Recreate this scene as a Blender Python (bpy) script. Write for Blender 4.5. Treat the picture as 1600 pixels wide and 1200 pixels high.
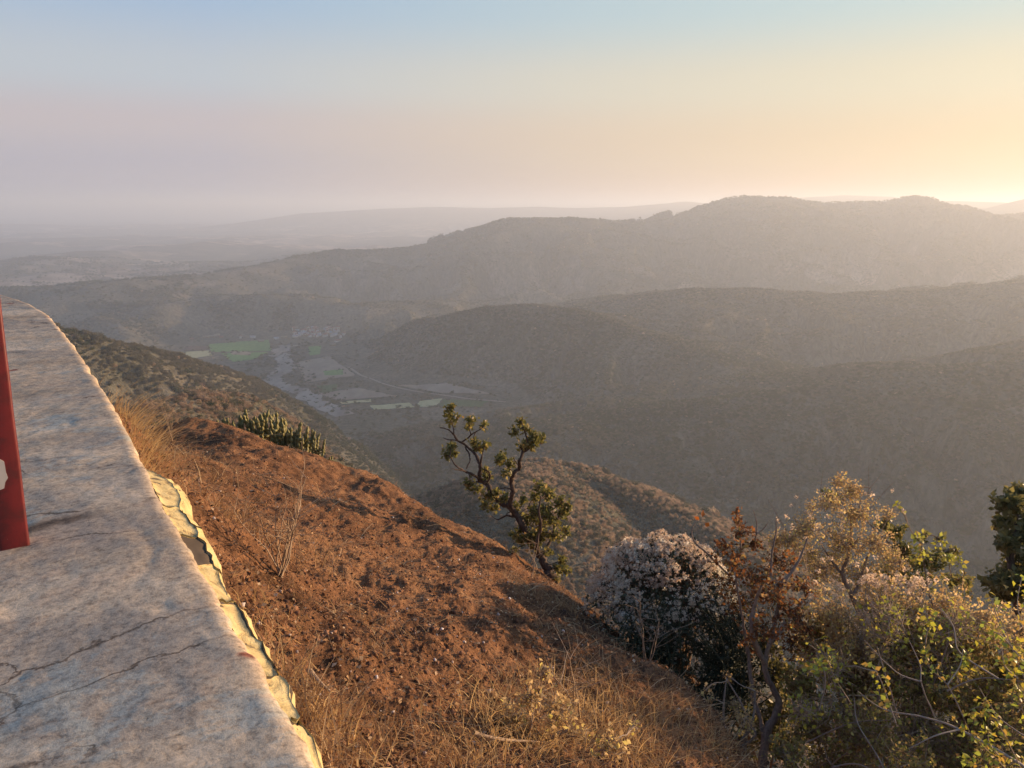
import bpy, math, random
import numpy as np
from mathutils import Vector, Matrix, noise as mnoise

for o in list(bpy.data.objects):
    bpy.data.objects.remove(o)
SC = bpy.context.scene
COL = SC.collection
R = math.radians

# ---------------------------------------------------------------- camera, sky, sun, exposure
PITCH = R(12.8)
F = 1209.0
cam = bpy.data.cameras.new('camera')
cam.sensor_width = 36.0
cam.lens = 36.0 * F / 1600.0
cam.clip_start = 0.05
cam.clip_end = 200000.0
cam_ob = bpy.data.objects.new('camera', cam)
COL.objects.link(cam_ob)
cam_ob.rotation_euler = (R(90) - PITCH, 0, 0)
SC.camera = cam_ob

SUN_AZ, SUN_EL = R(67.0), R(7.5)          # azimuth to the right of the view direction
SUN_DIR = Vector((math.sin(SUN_AZ) * math.cos(SUN_EL), math.cos(SUN_AZ) * math.cos(SUN_EL), math.sin(SUN_EL)))

world = bpy.data.worlds.new('World')
SC.world = world
world.use_nodes = True
wn, wl = world.node_tree.nodes, world.node_tree.links
wn.clear()
w_out = wn.new('ShaderNodeOutputWorld')
w_sky = wn.new('ShaderNodeTexSky')
w_sky.sky_type = 'NISHITA'
w_sky.sun_disc = False
w_sky.sun_elevation = SUN_EL
w_sky.sun_rotation = SUN_AZ
w_sky.altitude = 400
w_sky.air_density = 1.0
w_sky.dust_density = 1.0
w_sky.ozone_density = 2.0
w_bg = wn.new('ShaderNodeBackground')
w_bg.inputs['Strength'].default_value = 0.015
wl.new(w_sky.outputs[0], w_bg.inputs['Color'])
# dusty dusk layer over the clear sky: cool away from the sun, warm towards it
SKY_GAIN = 0.455
def lin(c):
    return tuple(((v / 255.0) / 12.92 if v <= 10 else ((v / 255.0 + 0.055) / 1.055) ** 2.4) * SKY_GAIN for v in c)
w_tc = wn.new('ShaderNodeTexCoord')
w_xyz = wn.new('ShaderNodeSeparateXYZ'); wl.new(w_tc.outputs['Generated'], w_xyz.inputs[0])
def sky_ramp(stops):
    r = wn.new('ShaderNodeValToRGB')
    r.color_ramp.interpolation = 'EASE'
    e = r.color_ramp.elements
    while len(e) < len(stops): e.new(0.5)
    for k, (el, c) in enumerate(stops):
        e[k].position = 0.5 + 0.5 * math.sin(R(el)); e[k].color = (*lin(c), 1)
    mr = wn.new('ShaderNodeMath'); mr.operation = 'MULTIPLY_ADD'
    wl.new(w_xyz.outputs[2], mr.inputs[0]); mr.inputs[1].default_value = 0.5; mr.inputs[2].default_value = 0.5
    wl.new(mr.outputs[0], r.inputs[0])
    return r
cool = sky_ramp([(-20, (110, 108, 112)), (0, (166, 168, 192)), (2.5, (180, 173, 190)), (5.5, (200, 185, 189)), (8.5, (194, 199, 206)), (14, (164, 189, 217)), (35, (130, 164, 216)), (90, (100, 140, 208))])
warm = sky_ramp([(-20, (120, 100, 80)), (0, (224, 180, 144)), (4, (238, 202, 152)), (8, (236, 218, 178)), (13, (200, 216, 208)), (20, (176, 202, 222)), (45, (134, 168, 216)), (90, (100, 140, 208))])
w_dot = wn.new('ShaderNodeVectorMath'); w_dot.operation = 'DOT_PRODUCT'
w_nrm = wn.new('ShaderNodeVectorMath'); w_nrm.operation = 'NORMALIZE'
w_flat = wn.new('ShaderNodeCombineXYZ')
wl.new(w_xyz.outputs[0], w_flat.inputs[0]); wl.new(w_xyz.outputs[1], w_flat.inputs[1])
wl.new(w_flat.outputs[0], w_nrm.inputs[0]); wl.new(w_nrm.outputs[0], w_dot.inputs[0])
w_dot.inputs[1].default_value = (math.sin(SUN_AZ), math.cos(SUN_AZ), 0)
w_az = wn.new('ShaderNodeValToRGB')
e = w_az.color_ramp.elements
e[0].position = 0.0; e[0].color = (0, 0, 0, 1)
e[1].position = 1.0; e[1].color = (1, 1, 1, 1)
for p_, v_ in ((0.05, 0.0), (0.46, 0.58), (0.80, 0.95)):
    q_ = e.new(p_); q_.color = (v_, v_, v_, 1)
wl.new(w_dot.outputs['Value'], w_az.inputs[0])
w_mix = wn.new('ShaderNodeMix'); w_mix.data_type = 'RGBA'
wl.new(w_az.outputs[0], w_mix.inputs[0]); wl.new(cool.outputs[0], w_mix.inputs[6]); wl.new(warm.outputs[0], w_mix.inputs[7])
w_bg2 = wn.new('ShaderNodeBackground'); w_bg2.inputs['Strength'].default_value = 1.0
wl.new(w_mix.outputs[2], w_bg2.inputs['Color'])
w_add = wn.new('ShaderNodeAddShader')
wl.new(w_bg.outputs[0], w_add.inputs[0]); wl.new(w_bg2.outputs[0], w_add.inputs[1])
wl.new(w_add.outputs[0], w_out.inputs['Surface'])

sun = bpy.data.lights.new('sun', 'SUN')
sun.energy = 5.0
sun.angle = R(0.6)
sun.color = (1.0, 0.67, 0.40)
sun_ob = bpy.data.objects.new('sun', sun)
COL.objects.link(sun_ob)
sun_ob.rotation_euler = (-SUN_DIR).to_track_quat('-Z', 'Y').to_euler()

SC.view_settings.view_transform = 'Standard'
SC.view_settings.look = 'None'
SC.view_settings.exposure = 0.95
SC.view_settings.gamma = 1.0
SC.view_settings.use_curve_mapping = False
SC.cycles.volume_bounces = 1
SC.cycles.max_bounces = 6
SC.cycles.diffuse_bounces = 2
SC.cycles.transparent_max_bounces = 4
SC.cycles.use_denoising = True

HAZE_DENSITY = 0.00021
HAZE_COLOR = (0.80, 0.87, 0.93)
HAZE_G = 0.35

# ---------------------------------------------------------------- helpers
CP, SP = math.cos(PITCH), math.sin(PITCH)

def P(px, py, t):
    """point seen at photograph pixel (px, py), t metres along the viewing axis"""
    a, b = (px - 800.0) / F, -(py - 600.0) / F
    return np.array((t * a, t * (CP + b * SP), t * (-SP + b * CP)))

def PD(px, py, d):
    """same, at horizontal distance d"""
    v = P(px, py, 1.0)
    return v * (d / math.hypot(v[0], v[1]))

def PZ(px, py, z):
    v = P(px, py, 1.0)
    return v * (z / v[2])

def tag(o, label=None, cat=None, group=None, kind=None):
    if label: o['label'] = label
    if cat: o['category'] = cat
    if group: o['group'] = group
    if kind: o['kind'] = kind
    return o

def link(o, parent=None):
    COL.objects.link(o)
    if parent: o.parent = parent
    return o

def empty(name, loc=(0, 0, 0)):
    o = bpy.data.objects.new(name, None)
    o.empty_display_size = 0.2
    o.location = loc
    return link(o)

def mesh_np(name, V, Fq, mat=None, smooth=False):
    """fast mesh from numpy arrays; Fq is (N,3) or (N,4), or a list of such arrays"""
    me = bpy.data.meshes.new(name)
    V = np.asarray(V, dtype=np.float32)
    Fs = Fq if isinstance(Fq, list) else [Fq]
    Fs = [np.asarray(f, dtype=np.int32) for f in Fs if len(f)]
    me.vertices.add(len(V))
    me.vertices.foreach_set('co', V.ravel())
    loops = np.concatenate([f.ravel() for f in Fs])
    sizes = np.concatenate([np.full(len(f), f.shape[1], dtype=np.int32) for f in Fs])
    starts = np.concatenate([[0], np.cumsum(sizes)[:-1]]).astype(np.int32)
    me.loops.add(len(loops))
    me.loops.foreach_set('vertex_index', loops)
    me.polygons.add(len(sizes))
    me.polygons.foreach_set('loop_start', starts)
    me.update(calc_edges=True)
    if smooth:
        me.polygons.foreach_set('use_smooth', np.ones(len(sizes), dtype=bool))
    if mat: me.materials.append(mat)
    return me

def obj_np(name, V, Fq, mat, parent=None, smooth=False, origin=None):
    V = np.asarray(V, dtype=np.float64)
    if origin is not None:
        V = V - np.asarray(origin)
    o = bpy.data.objects.new(name, mesh_np(name, V, Fq, mat, smooth))
    if origin is not None and parent is None:
        o.location = tuple(origin)
    return link(o, parent)

def grid_faces(nr, nc):
    i = np.arange(nr - 1)[:, None] * nc + np.arange(nc - 1)[None, :]
    i = i.ravel()
    return np.stack([i, i + 1, i + nc + 1, i + nc], 1)

# gradient noise in numpy
def _grad(ix, iy, seed):
    h = (ix.astype(np.int64) * 374761393 + iy.astype(np.int64) * 668265263 + seed * 974634777) & 0xFFFFFFFF
    h = ((h ^ (h >> 13)) * 1274126177) & 0xFFFFFFFF
    h = h ^ (h >> 16)
    a = (h & 0xFFFF) * (2 * math.pi / 65536.0)
    return np.cos(a), np.sin(a)

def pn(x, y, seed=0):
    x = np.asarray(x, float); y = np.asarray(y, float)
    ix, iy = np.floor(x), np.floor(y)
    fx, fy = x - ix, y - iy
    u = fx * fx * fx * (fx * (fx * 6 - 15) + 10)
    v = fy * fy * fy * (fy * (fy * 6 - 15) + 10)
    out = 0
    for dx in (0, 1):
        for dy in (0, 1):
            gx, gy = _grad(ix + dx, iy + dy, seed)
            d = gx * (fx - dx) + gy * (fy - dy)
            out = out + d * (u if dx else 1 - u) * (v if dy else 1 - v)
    return out * 1.5

def fbm(x, y, seed=0, octv=4, gain=0.5):
    s, a, f = 0, 1.0, 1.0
    for k in range(octv):
        s = s + a * pn(x * f, y * f, seed + k * 17)
        a *= gain; f *= 2.03
    return s

def ridged(x, y, seed=0, octv=3, gain=0.5):
    s, a, f = 0, 1.0, 1.0
    for k in range(octv):
        s = s + a * (1 - 2 * np.abs(pn(x * f, y * f, seed + k * 31)))
        a *= gain; f *= 2.03
    return s

def sstep(a, b, x):
    t = np.clip((x - a) / (b - a), 0, 1)
    return t * t * (3 - 2 * t)

def smax(a, b, k):
    h = np.clip(0.5 + 0.5 * (a - b) / k, 0, 1)
    return b + (a - b) * h + k * h * (1 - h)

# ---------------------------------------------------------------- material helper
def nodes(name):
    m = bpy.data.materials.new(name)
    m.use_nodes = True
    n, l = m.node_tree.nodes, m.node_tree.links
    n.clear()
    out = n.new('ShaderNodeOutputMaterial')
    b = n.new('ShaderNodeBsdfPrincipled')
    b.inputs['Roughness'].default_value = 0.85
    b.inputs['Specular IOR Level'].default_value = 0.2
    l.new(b.outputs[0], out.inputs['Surface'])
    return m, n, l, b, out

def ramp(n, stops, interp='LINEAR'):
    r = n.new('ShaderNodeValToRGB')
    r.color_ramp.interpolation = interp
    e = r.color_ramp.elements
    while len(e) < len(stops): e.new(0.5)
    for k, (p, c) in enumerate(stops):
        e[k].position = p
        e[k].color = (c[0], c[1], c[2], 1) if len(c) == 3 else c
    return r

def tex(n, l, vec, scale, detail=4, rough=0.55, dist=0.0):
    t = n.new('ShaderNodeTexNoise')
    t.inputs['Scale'].default_value = scale
    t.inputs['Detail'].default_value = detail
    t.inputs['Roughness'].default_value = rough
    t.inputs['Distortion'].default_value = dist
    if vec is not None: l.new(vec, t.inputs['Vector'])
    return t

def mapping(n, l, vec, scale=(1, 1, 1), rot=(0, 0, 0)):
    mp = n.new('ShaderNodeMapping')
    mp.inputs['Scale'].default_value = scale
    mp.inputs['Rotation'].default_value = rot
    l.new(vec, mp.inputs['Vector'])
    return mp.outputs[0]

def mix(n, l, fac, a, b, mode='MIX'):
    m = n.new('ShaderNodeMix')
    m.data_type = 'RGBA'
    m.blend_type = mode
    for s, v in ((0, fac), (6, a), (7, b)):
        if hasattr(v, 'is_linked'): l.new(v, m.inputs[s])
        elif s == 0: m.inputs[0].default_value = v
        else: m.inputs[s].default_value = (v[0], v[1], v[2], 1)
    return m.outputs[2]

def bump(n, l, h, strength, dist, b, prev=None):
    bp = n.new('ShaderNodeBump')
    bp.inputs['Strength'].default_value = strength
    bp.inputs['Distance'].default_value = dist
    l.new(h, bp.inputs['Height'])
    if prev is not None: l.new(prev, bp.inputs['Normal'])
    if b is not None: l.new(bp.outputs[0], b.inputs['Normal'])
    return bp.outputs[0]

def island_mat(name, stops, rough=0.8, transl=0.0, objrand=False, spec=0.15, tint=0.0):
    """colour varied piece by piece; leaves let some light through"""
    m, n, l, b, out = nodes(name)
    g = n.new('ShaderNodeNewGeometry')
    r = ramp(n, stops)
    fac = g.outputs['Random Per Island']
    if objrand:
        oi = n.new('ShaderNodeObjectInfo')
        mm = n.new('ShaderNodeMath'); mm.operation = 'MULTIPLY_ADD'
        l.new(fac, mm.inputs[0]); mm.inputs[1].default_value = 0.35
        m2 = n.new('ShaderNodeMath'); m2.operation = 'MULTIPLY'
        l.new(oi.outputs['Random'], m2.inputs[0]); m2.inputs[1].default_value = 0.65
        l.new(m2.outputs[0], mm.inputs[2])
        fac = mm.outputs[0]
    l.new(fac, r.inputs[0])
    l.new(r.outputs[0], b.inputs['Base Color'])
    b.inputs['Roughness'].default_value = rough
    b.inputs['Specular IOR Level'].default_value = spec
    if transl > 0:
        t = n.new('ShaderNodeBsdfTranslucent')
        l.new(r.outputs[0], t.inputs['Color'])
        ms = n.new('ShaderNodeMixShader')
        ms.inputs[0].default_value = transl
        l.new(b.outputs[0], ms.inputs[1]); l.new(t.outputs[0], ms.inputs[2])
        l.new(ms.outputs[0], out.inputs['Surface'])
    return m
# ---------------------------------------------------------------- the far land: height function
FLOOR = -300.0
def RP(*pts):
    return np.array([PD(*p) for p in pts])

RIDGES = [
    # crest points (px, py, horizontal distance), slope, rounding, gully depth, gully width, seed
    (RP((150, 446, 2350), (250, 436, 2450), (330, 428, 2550), (420, 412, 2700), (470, 400, 2800), (530, 391, 2900), (585, 391, 2950), (640, 386, 3000), (700, 377, 3050), (755, 358, 3100),
        (800, 341, 3150), (850, 341, 3200), (900, 341, 3250), (960, 345, 3350), (1030, 346, 3450), (1100, 329, 3600), (1150, 308, 3700),
        (1190, 307, 3750), (1230, 309, 3800), (1280, 317, 3850), (1330, 316, 3900), (1380, 315, 3950), (1430, 306, 4000),
        (1490, 320, 4050), (1560, 337, 4100), (1640, 330, 4300), (1800, 320, 4600), (2100, 310, 5000)), 0.36, 40, 120, 330, 3),
    (RP((885, 500, 1720), (940, 474, 1750), (1010, 462, 1780), (1080, 452, 1800), (1180, 452, 1850), (1300, 460, 1900), (1450, 455, 1950), (1600, 440, 2050), (1900, 400, 2300)),
        0.30, 40, 75, 230, 5),
    (RP((505, 548, 1450), (545, 528, 1450), (600, 510, 1450), (700, 491, 1460), (770, 480, 1470), (830, 476, 1460), (900, 486, 1420), (950, 500, 1370), (1020, 525, 1300), (1100, 550, 1250)),
        0.40, 30, 55, 150, 7),
    (RP((860, 662, 860), (930, 650, 900), (1010, 637, 930), (1100, 628, 950), (1200, 618, 980), (1320, 600, 1020), (1450, 580, 1060), (1600, 565, 1120), (1900, 510, 1300)),
        0.34, 26, 46, 130, 9),
    (RP((-200, 490, 560), (-60, 500, 550), (60, 508, 550), (120, 520, 560), (200, 541, 600), (260, 553, 630), (330, 572, 680), (385, 592, 740), (425, 616, 830)),
        1.0, 18, 14, 70, 11),
    (RP((40, 760, 120), (140, 690, 160), (240, 634, 215), (320, 614, 258), (365, 617, 268)),
        1.0, 10, 6, 40, 13),
    (RP((785, 778, 250), (812, 742, 295), (842, 722, 335), (885, 730, 340), (950, 752, 335), (1040, 795, 315), (1120, 838, 290)),
        0.62, 12, 6, 45, 15),
    # the range outside the picture on the right that keeps the valley in evening shade
    (np.array([(1150.0, 560.0, -110.0), (1300.0, 700.0, -30.0), (1480.0, 620.0, 10.0), (1620.0, 400.0, 20.0), (1700.0, 100.0, 10.0), (1750.0, -300.0, 0.0)]), 0.5, 40, 30, 160, 35),
    # left foothills and the far rises
    (RP((-300, 400, 5200), (0, 412, 5000), (140, 408, 5000), (260, 402, 5300), (330, 400, 5600)), 0.22, 90, 40, 500, 17),
    (RP((-200, 440, 2600), (-40, 448, 2500), (80, 452, 2450), (180, 440, 2500)), 0.24, 60, 40, 260, 33),
    (RP((280, 482, 1950), (330, 470, 2000), (410, 462, 2050), (470, 468, 2000), (540, 478, 1950), (600, 474, 2000), (680, 470, 2100)), 0.26, 50, 40, 160, 19),
    (RP((-100, 358, 12000), (60, 353, 12000), (200, 360, 12500), (330, 362, 12800)), 0.14, 200, 60, 1100, 21),
    (RP((-300, 379, 7800), (60, 376, 7800), (220, 384, 8000), (380, 381, 8200), (520, 384, 8600), (640, 374, 9000)), 0.16, 150, 50, 800, 23),
    (RP((480, 333, 10500), (600, 326, 10200), (680, 323, 10000), (760, 325, 9800), (840, 323, 9600), (900, 325, 9500), (980, 323, 9300), (1040, 318, 9000), (1070, 315, 9000), (1110, 318, 9000), (1180, 315, 8800), (1250, 309, 8600), (1320, 305, 8500), (1380, 307, 8500), (1450, 313, 8500), (1560, 316, 8500)), 0.22, 150, 80, 900, 25),
    (RP((1520, 324, 6800), (1560, 329, 6600), (1600, 317, 6600), (1650, 303, 6600), (1800, 300, 6800)), 0.30, 90, 60, 600, 27),
    (RP((-400, 329, 40000), (0, 331, 40000), (200, 330, 40000), (400, 328, 40000), (650, 327, 41000)), 0.08, 600, 60, 3000, 29),
]

def ridge_height(X, Y, pts, slope, w, gA, gL, seed):
    best = np.full(X.shape, -1e9); bd = np.full(X.shape, 1e9); bu = np.zeros(X.shape)
    u0 = 0.0
    for a, b in zip(pts[:-1], pts[1:]):
        dx, dy = b[0] - a[0], b[1] - a[1]
        L2 = dx * dx + dy * dy
        s = np.clip(((X - a[0]) * dx + (Y - a[1]) * dy) / L2, 0, 1)
        d = np.hypot(X - a[0] - s * dx, Y - a[1] - s * dy)
        h = a[2] + s * (b[2] - a[2]) - slope * (np.sqrt(d * d + w * w) - w)
        k = h > best
        best = np.where(k, h, best); bd = np.minimum(bd, d); bu = np.where(k, u0 + s * math.sqrt(L2), bu)
        u0 += math.sqrt(L2)
    amp = sstep(0.12 * gL, 1.3 * gL, bd)
    wx = X + gL * 0.4 * pn(X / gL, Y / gL, seed + 70)
    wy = Y + gL * 0.4 * pn(X / gL + 9.1, Y / gL, seed + 71)
    g = ridged(bu / gL + 0.35 * pn(X / gL, Y / gL, seed), bd / (gL * 3.5), seed, 2) * 0.5 + ridged(wx / gL, wy / gL, seed + 5, 3) * 0.5
    return best + amp * gA * np.minimum(g - 0.60, 0.26) * 1.9

VALLEY = np.array([PZ(px, py, FLOOR)[:2] for px, py in ((275, 534), (330, 525), (430, 524), (512, 533), (565, 575), (640, 594), (780, 610), (800, 640), (560, 650), (470, 632), (400, 592), (330, 568), (278, 566))])

def valley_dist(X, Y):
    """distance outside the level valley ground (0 inside)"""
    d = np.full(X.shape, 1e9); inside = np.zeros(X.shape, bool)
    for a, b in zip(VALLEY, np.roll(VALLEY, -1, 0)):
        dx, dy = b - a
        s = np.clip(((X - a[0]) * dx + (Y - a[1]) * dy) / (dx * dx + dy * dy), 0, 1)
        d = np.minimum(d, np.hypot(X - a[0] - s * dx, Y - a[1] - s * dy))
        cr = ((a[1] > Y) != (b[1] > Y)) & (X < dx * (Y - a[1]) / (dy if abs(dy) > 1e-9 else 1e-9) + a[0])
        inside ^= cr
    return np.where(inside, 0.0, d)

def terrain_z(X, Y):
    X = np.asarray(X, float); Y = np.asarray(Y, float)
    r = np.hypot(X, Y)
    az = np.arctan2(X, Y)
    # valley floor and the plain that stretches away to the left
    z = FLOOR + 0.8 * fbm(X / 120, Y / 120, 40, 2)
    roll = sstep(1900, 3600, r)
    z = z + roll * (30 + 46 * fbm(X / 900, Y / 1300, 41, 4) * sstep(1900, 4500, r))
    z = z + sstep(5000, 30000, r) * 60 * fbm(X / 4200, Y / 6000, 43, 3)
    # gentle climb of the valley sides
    for (pts, s, w, gA, gL, sd) in RIDGES:
        h = ridge_height(X, Y, pts, s, w, gA, gL, sd)
        k = 6 + 0.16 * gL
        z = smax(z, h, k)
    # the level ground of the valley, with its fields
    dv = valley_dist(X, Y)
    z = z + (FLOOR + 1.2 * fbm(X / 120, Y / 120, 40, 2) - z) * sstep(150, 10, dv)
    # the hill that the camera stands on
    hill = -12.5 - 0.92 * (np.sqrt(r * r + 100) - 16) + np.clip(r / 60, 0, 1) * 5 * fbm(X / 30, Y / 30, 60, 3)
    back = sstep(0.3, -0.6, np.cos(az))
    hill = hill + back * 0.92 * r * 0.75
    z = smax(z, hill, 8.0)
    return z

def land_material():
    m, n, l, b, out = nodes('dry_hill_land')
    g = n.new('ShaderNodeNewGeometry')
    pos = g.outputs['Position']
    flat = mapping(n, l, pos, (1, 1, 0))
    big = tex(n, l, flat, 0.0011, 6, 0.62, 0.6)
    mid = tex(n, l, flat, 0.012, 6, 0.65)
    fine = tex(n, l, flat, 0.12, 5, 0.7)
    wood = ramp(n, [(0.30, (0.070, 0.070, 0.045)), (0.48, (0.115, 0.106, 0.072)), (0.62, (0.150, 0.130, 0.092)), (0.8, (0.19, 0.16, 0.115))])
    l.new(mid.outputs[0], wood.inputs[0])
    open_ = ramp(n, [(0.34, (0.06, 0.055, 0.035)), (0.5, (0.24, 0.175, 0.125)), (0.66, (0.48, 0.37, 0.27))])
    vs = n.new('ShaderNodeTexVoronoi'); vs.inputs['Scale'].default_value = 0.006
    l.new(flat, vs.inputs['Vector'])
    addv = n.new('ShaderNodeMath'); addv.operation = 'MULTIPLY_ADD'
    l.new(vs.outputs['Color'], addv.inputs[0]); addv.inputs[1].default_value = 0.45
    mm = n.new('ShaderNodeMath'); mm.operation = 'MULTIPLY_ADD'; l.new(mid.outputs[0], mm.inputs[0]); mm.inputs[1].default_value = 0.8; mm.inputs[2].default_value = -0.12
    l.new(mm.outputs[0], addv.inputs[2])
    l.new(addv.outputs[0], open_.inputs[0])
    # wooded near the hills, open patches on the plain
    sel = ramp(n, [(0.46, (0, 0, 0)), (0.56, (1, 1, 1))])
    l.new(big.outputs[0], sel.inputs[0])
    ln = n.new('ShaderNodeVectorMath'); ln.operation = 'LENGTH'; l.new(pos, ln.inputs[0])
    far = n.new('ShaderNodeMapRange'); l.new(ln.outputs['Value'], far.inputs[0])
    far.inputs[1].default_value = 1800; far.inputs[2].default_value = 4200
    sx = n.new('ShaderNodeSeparateXYZ'); l.new(pos, sx.inputs[0])
    low = n.new('ShaderNodeMapRange'); l.new(sx.outputs[2], low.inputs[0])
    low.inputs[1].default_value = -130; low.inputs[2].default_value = -230
    f1 = n.new('ShaderNodeMath'); f1.operation = 'MULTIPLY'; l.new(far.outputs[0], f1.inputs[0]); l.new(low.outputs[0], f1.inputs[1])
    f2 = n.new('ShaderNodeMath'); f2.operation = 'MULTIPLY'; l.new(f1.outputs[0], f2.inputs[0]); l.new(sel.outputs[0], f2.inputs[1])
    c = mix(n, l, f2.outputs[0], wood.outputs[0], open_.outputs[0])
    sp = ramp(n, [(0.35, (0.55, 0.55, 0.55)), (0.65, (1.35, 1.35, 1.35))])
    l.new(fine.outputs[0], sp.inputs[0])
    c = mix(n, l, 1.0, c, sp.outputs[0], 'MULTIPLY')
    l.new(c, b.inputs['Base Color'])
    b.inputs['Roughness'].default_value = 1.0
    b.inputs['Specular IOR Level'].default_value = 0.0
    bump(n, l, fine.outputs[0], 0.8, 6.0, b)
    return m

def polar_grid(az, rad):
    A, Rr = np.meshgrid(az, rad)
    return Rr * np.sin(A), Rr * np.cos(A)

def axis_az():
    core = np.radians(np.linspace(-46, 46, 720))
    side = np.radians(np.concatenate([np.linspace(-180, -110, 14), np.linspace(-105, -48, 40)]))
    side2 = np.radians(np.concatenate([np.linspace(48, 105, 40), np.linspace(110, 180, 14)]))
    return np.concatenate([side, core, side2])

az = axis_az()
rad = np.exp(np.linspace(math.log(9.0), math.log(52000.0), 760))
X, Y = polar_grid(az, rad)
Z = terrain_z(X, Y)
M_land = land_material()
terrain = obj_np('terrain', np.stack([X.ravel(), Y.ravel(), Z.ravel()], 1), grid_faces(len(rad), len(az)), M_land, smooth=True)
tag(terrain, 'wooded brown hills, valley and hazy plain below the viewpoint', None, None, 'structure')

# highest elevation angle seen along each direction: tells what the near hills hide
CORE = (az > R(-45)) & (az < R(45))
AZC = az[CORE]
ELEV = Z[:, CORE] / rad[:, None]
RUNMAX = np.maximum.accumulate(ELEV, axis=0)

def visible(x, y, z, margin):
    a = np.arctan2(x, y); r = np.hypot(x, y)
    ia = np.clip(np.searchsorted(AZC, a), 0, len(AZC) - 1)
    ir = np.clip(np.searchsorted(rad, r) - 2, 0, len(rad) - 1)
    return (z / r) > RUNMAX[ir, ia] - margin

# ---------------------------------------------------------------- haze
zmax = max(float(Z[:, CORE].max()), float(Z.max())) + 12.0
zmin = float(Z.min()) - 1.0
me = bpy.data.meshes.new('haze')
B = 54000.0
v = [(x, y, z) for z in (zmin, zmax) for y in (-B, B) for x in (-B, B)]
me.from_pydata(v, [], [(0, 2, 3, 1), (4, 5, 7, 6), (0, 1, 5, 4), (2, 6, 7, 3), (0, 4, 6, 2), (1, 3, 7, 5)])
haze = link(bpy.data.objects.new('haze', me))
tag(haze, 'dusty evening haze filling the valley air', None, None, 'stuff')
mh = bpy.data.materials.new('haze_air'); mh.use_nodes = True
hn, hl = mh.node_tree.nodes, mh.node_tree.links
hn.clear()
ho = hn.new('ShaderNodeOutputMaterial'); hv = hn.new('ShaderNodeVolumePrincipled')
hv.inputs['Density'].default_value = HAZE_DENSITY
hv.inputs['Color'].default_value = (*HAZE_COLOR, 1)
hv.inputs['Anisotropy'].default_value = HAZE_G
hl.new(hv.outputs[0], ho.inputs['Volume'])
me.materials.append(mh)
print('haze box', zmin, zmax)
# ---------------------------------------------------------------- things on the valley floor
def hit(px, py, d0=120.0, d1=9000.0):
    """where the line of sight through a photograph pixel meets the land"""
    v = P(px, py, 1.0)
    v = v / math.hypot(v[0], v[1])
    ds = np.exp(np.linspace(math.log(d0), math.log(d1), 900))
    zz = terrain_z(v[0] * ds, v[1] * ds)
    below = np.nonzero(v[2] * ds < zz)[0]
    k = below[0] if len(below) else len(ds) - 1
    return np.array([v[0] * ds[k], v[1] * ds[k], zz[k]])

def field_mat(name, c1, c2, sc=0.15):
    m, n, l, b, out = nodes(name)
    g = n.new('ShaderNodeNewGeometry')
    t = tex(n, l, mapping(n, l, g.outputs['Position'], (1, 0.35, 0), (0, 0, 0.5)), sc, 4, 0.6)
    r = ramp(n, [(0.35, c1), (0.65, c2)])
    l.new(t.outputs[0], r.inputs[0]); l.new(r.outputs[0], b.inputs['Base Color'])
    b.inputs['Roughness'].default_value = 1.0; b.inputs['Specular IOR Level'].default_value = 0.0
    return m

FM = {
    'green': field_mat('young_crop', (0.09, 0.18, 0.05), (0.14, 0.25, 0.075)),
    'dark': field_mat('dark_crop', (0.045, 0.085, 0.03), (0.07, 0.12, 0.045)),
    'straw': field_mat('ripe_crop', (0.36, 0.33, 0.15), (0.45, 0.40, 0.21)),
    'tan': field_mat('stubble', (0.21, 0.165, 0.12), (0.29, 0.23, 0.165), 0.05),
    'brown': field_mat('ploughed_soil', (0.085, 0.06, 0.045), (0.13, 0.09, 0.065)),
    'sand': field_mat('river_sand', (0.18, 0.155, 0.125), (0.31, 0.27, 0.22), 0.03),
    'dust': field_mat('track_dust', (0.22, 0.19, 0.15), (0.30, 0.26, 0.21)),
}

def drape_quad(name, corners, mat, lift, nseg=10):
    c = [PZ(px, py, FLOOR) for px, py in corners]
    u = np.linspace(0, 1, nseg + 1)
    U, V = np.meshgrid(u, u)
    U = U[..., None]; V = V[..., None]
    Pq = (c[0] * (1 - U) + c[1] * U) * (1 - V) + (c[3] * (1 - U) + c[2] * U) * V
    Xq, Yq = Pq[..., 0].ravel(), Pq[..., 1].ravel()
    ex = 2.5 * pn(Xq / 14, Yq / 14, 77)
    Xq = Xq + ex; Yq = Yq + 2.5 * pn(Xq / 14, Yq / 14, 78)
    Zq = terrain_z(Xq, Yq) + lift
    return obj_np(name, np.stack([Xq, Yq, Zq], 1), grid_faces(nseg + 1, nseg + 1), mat, smooth=True)

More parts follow.
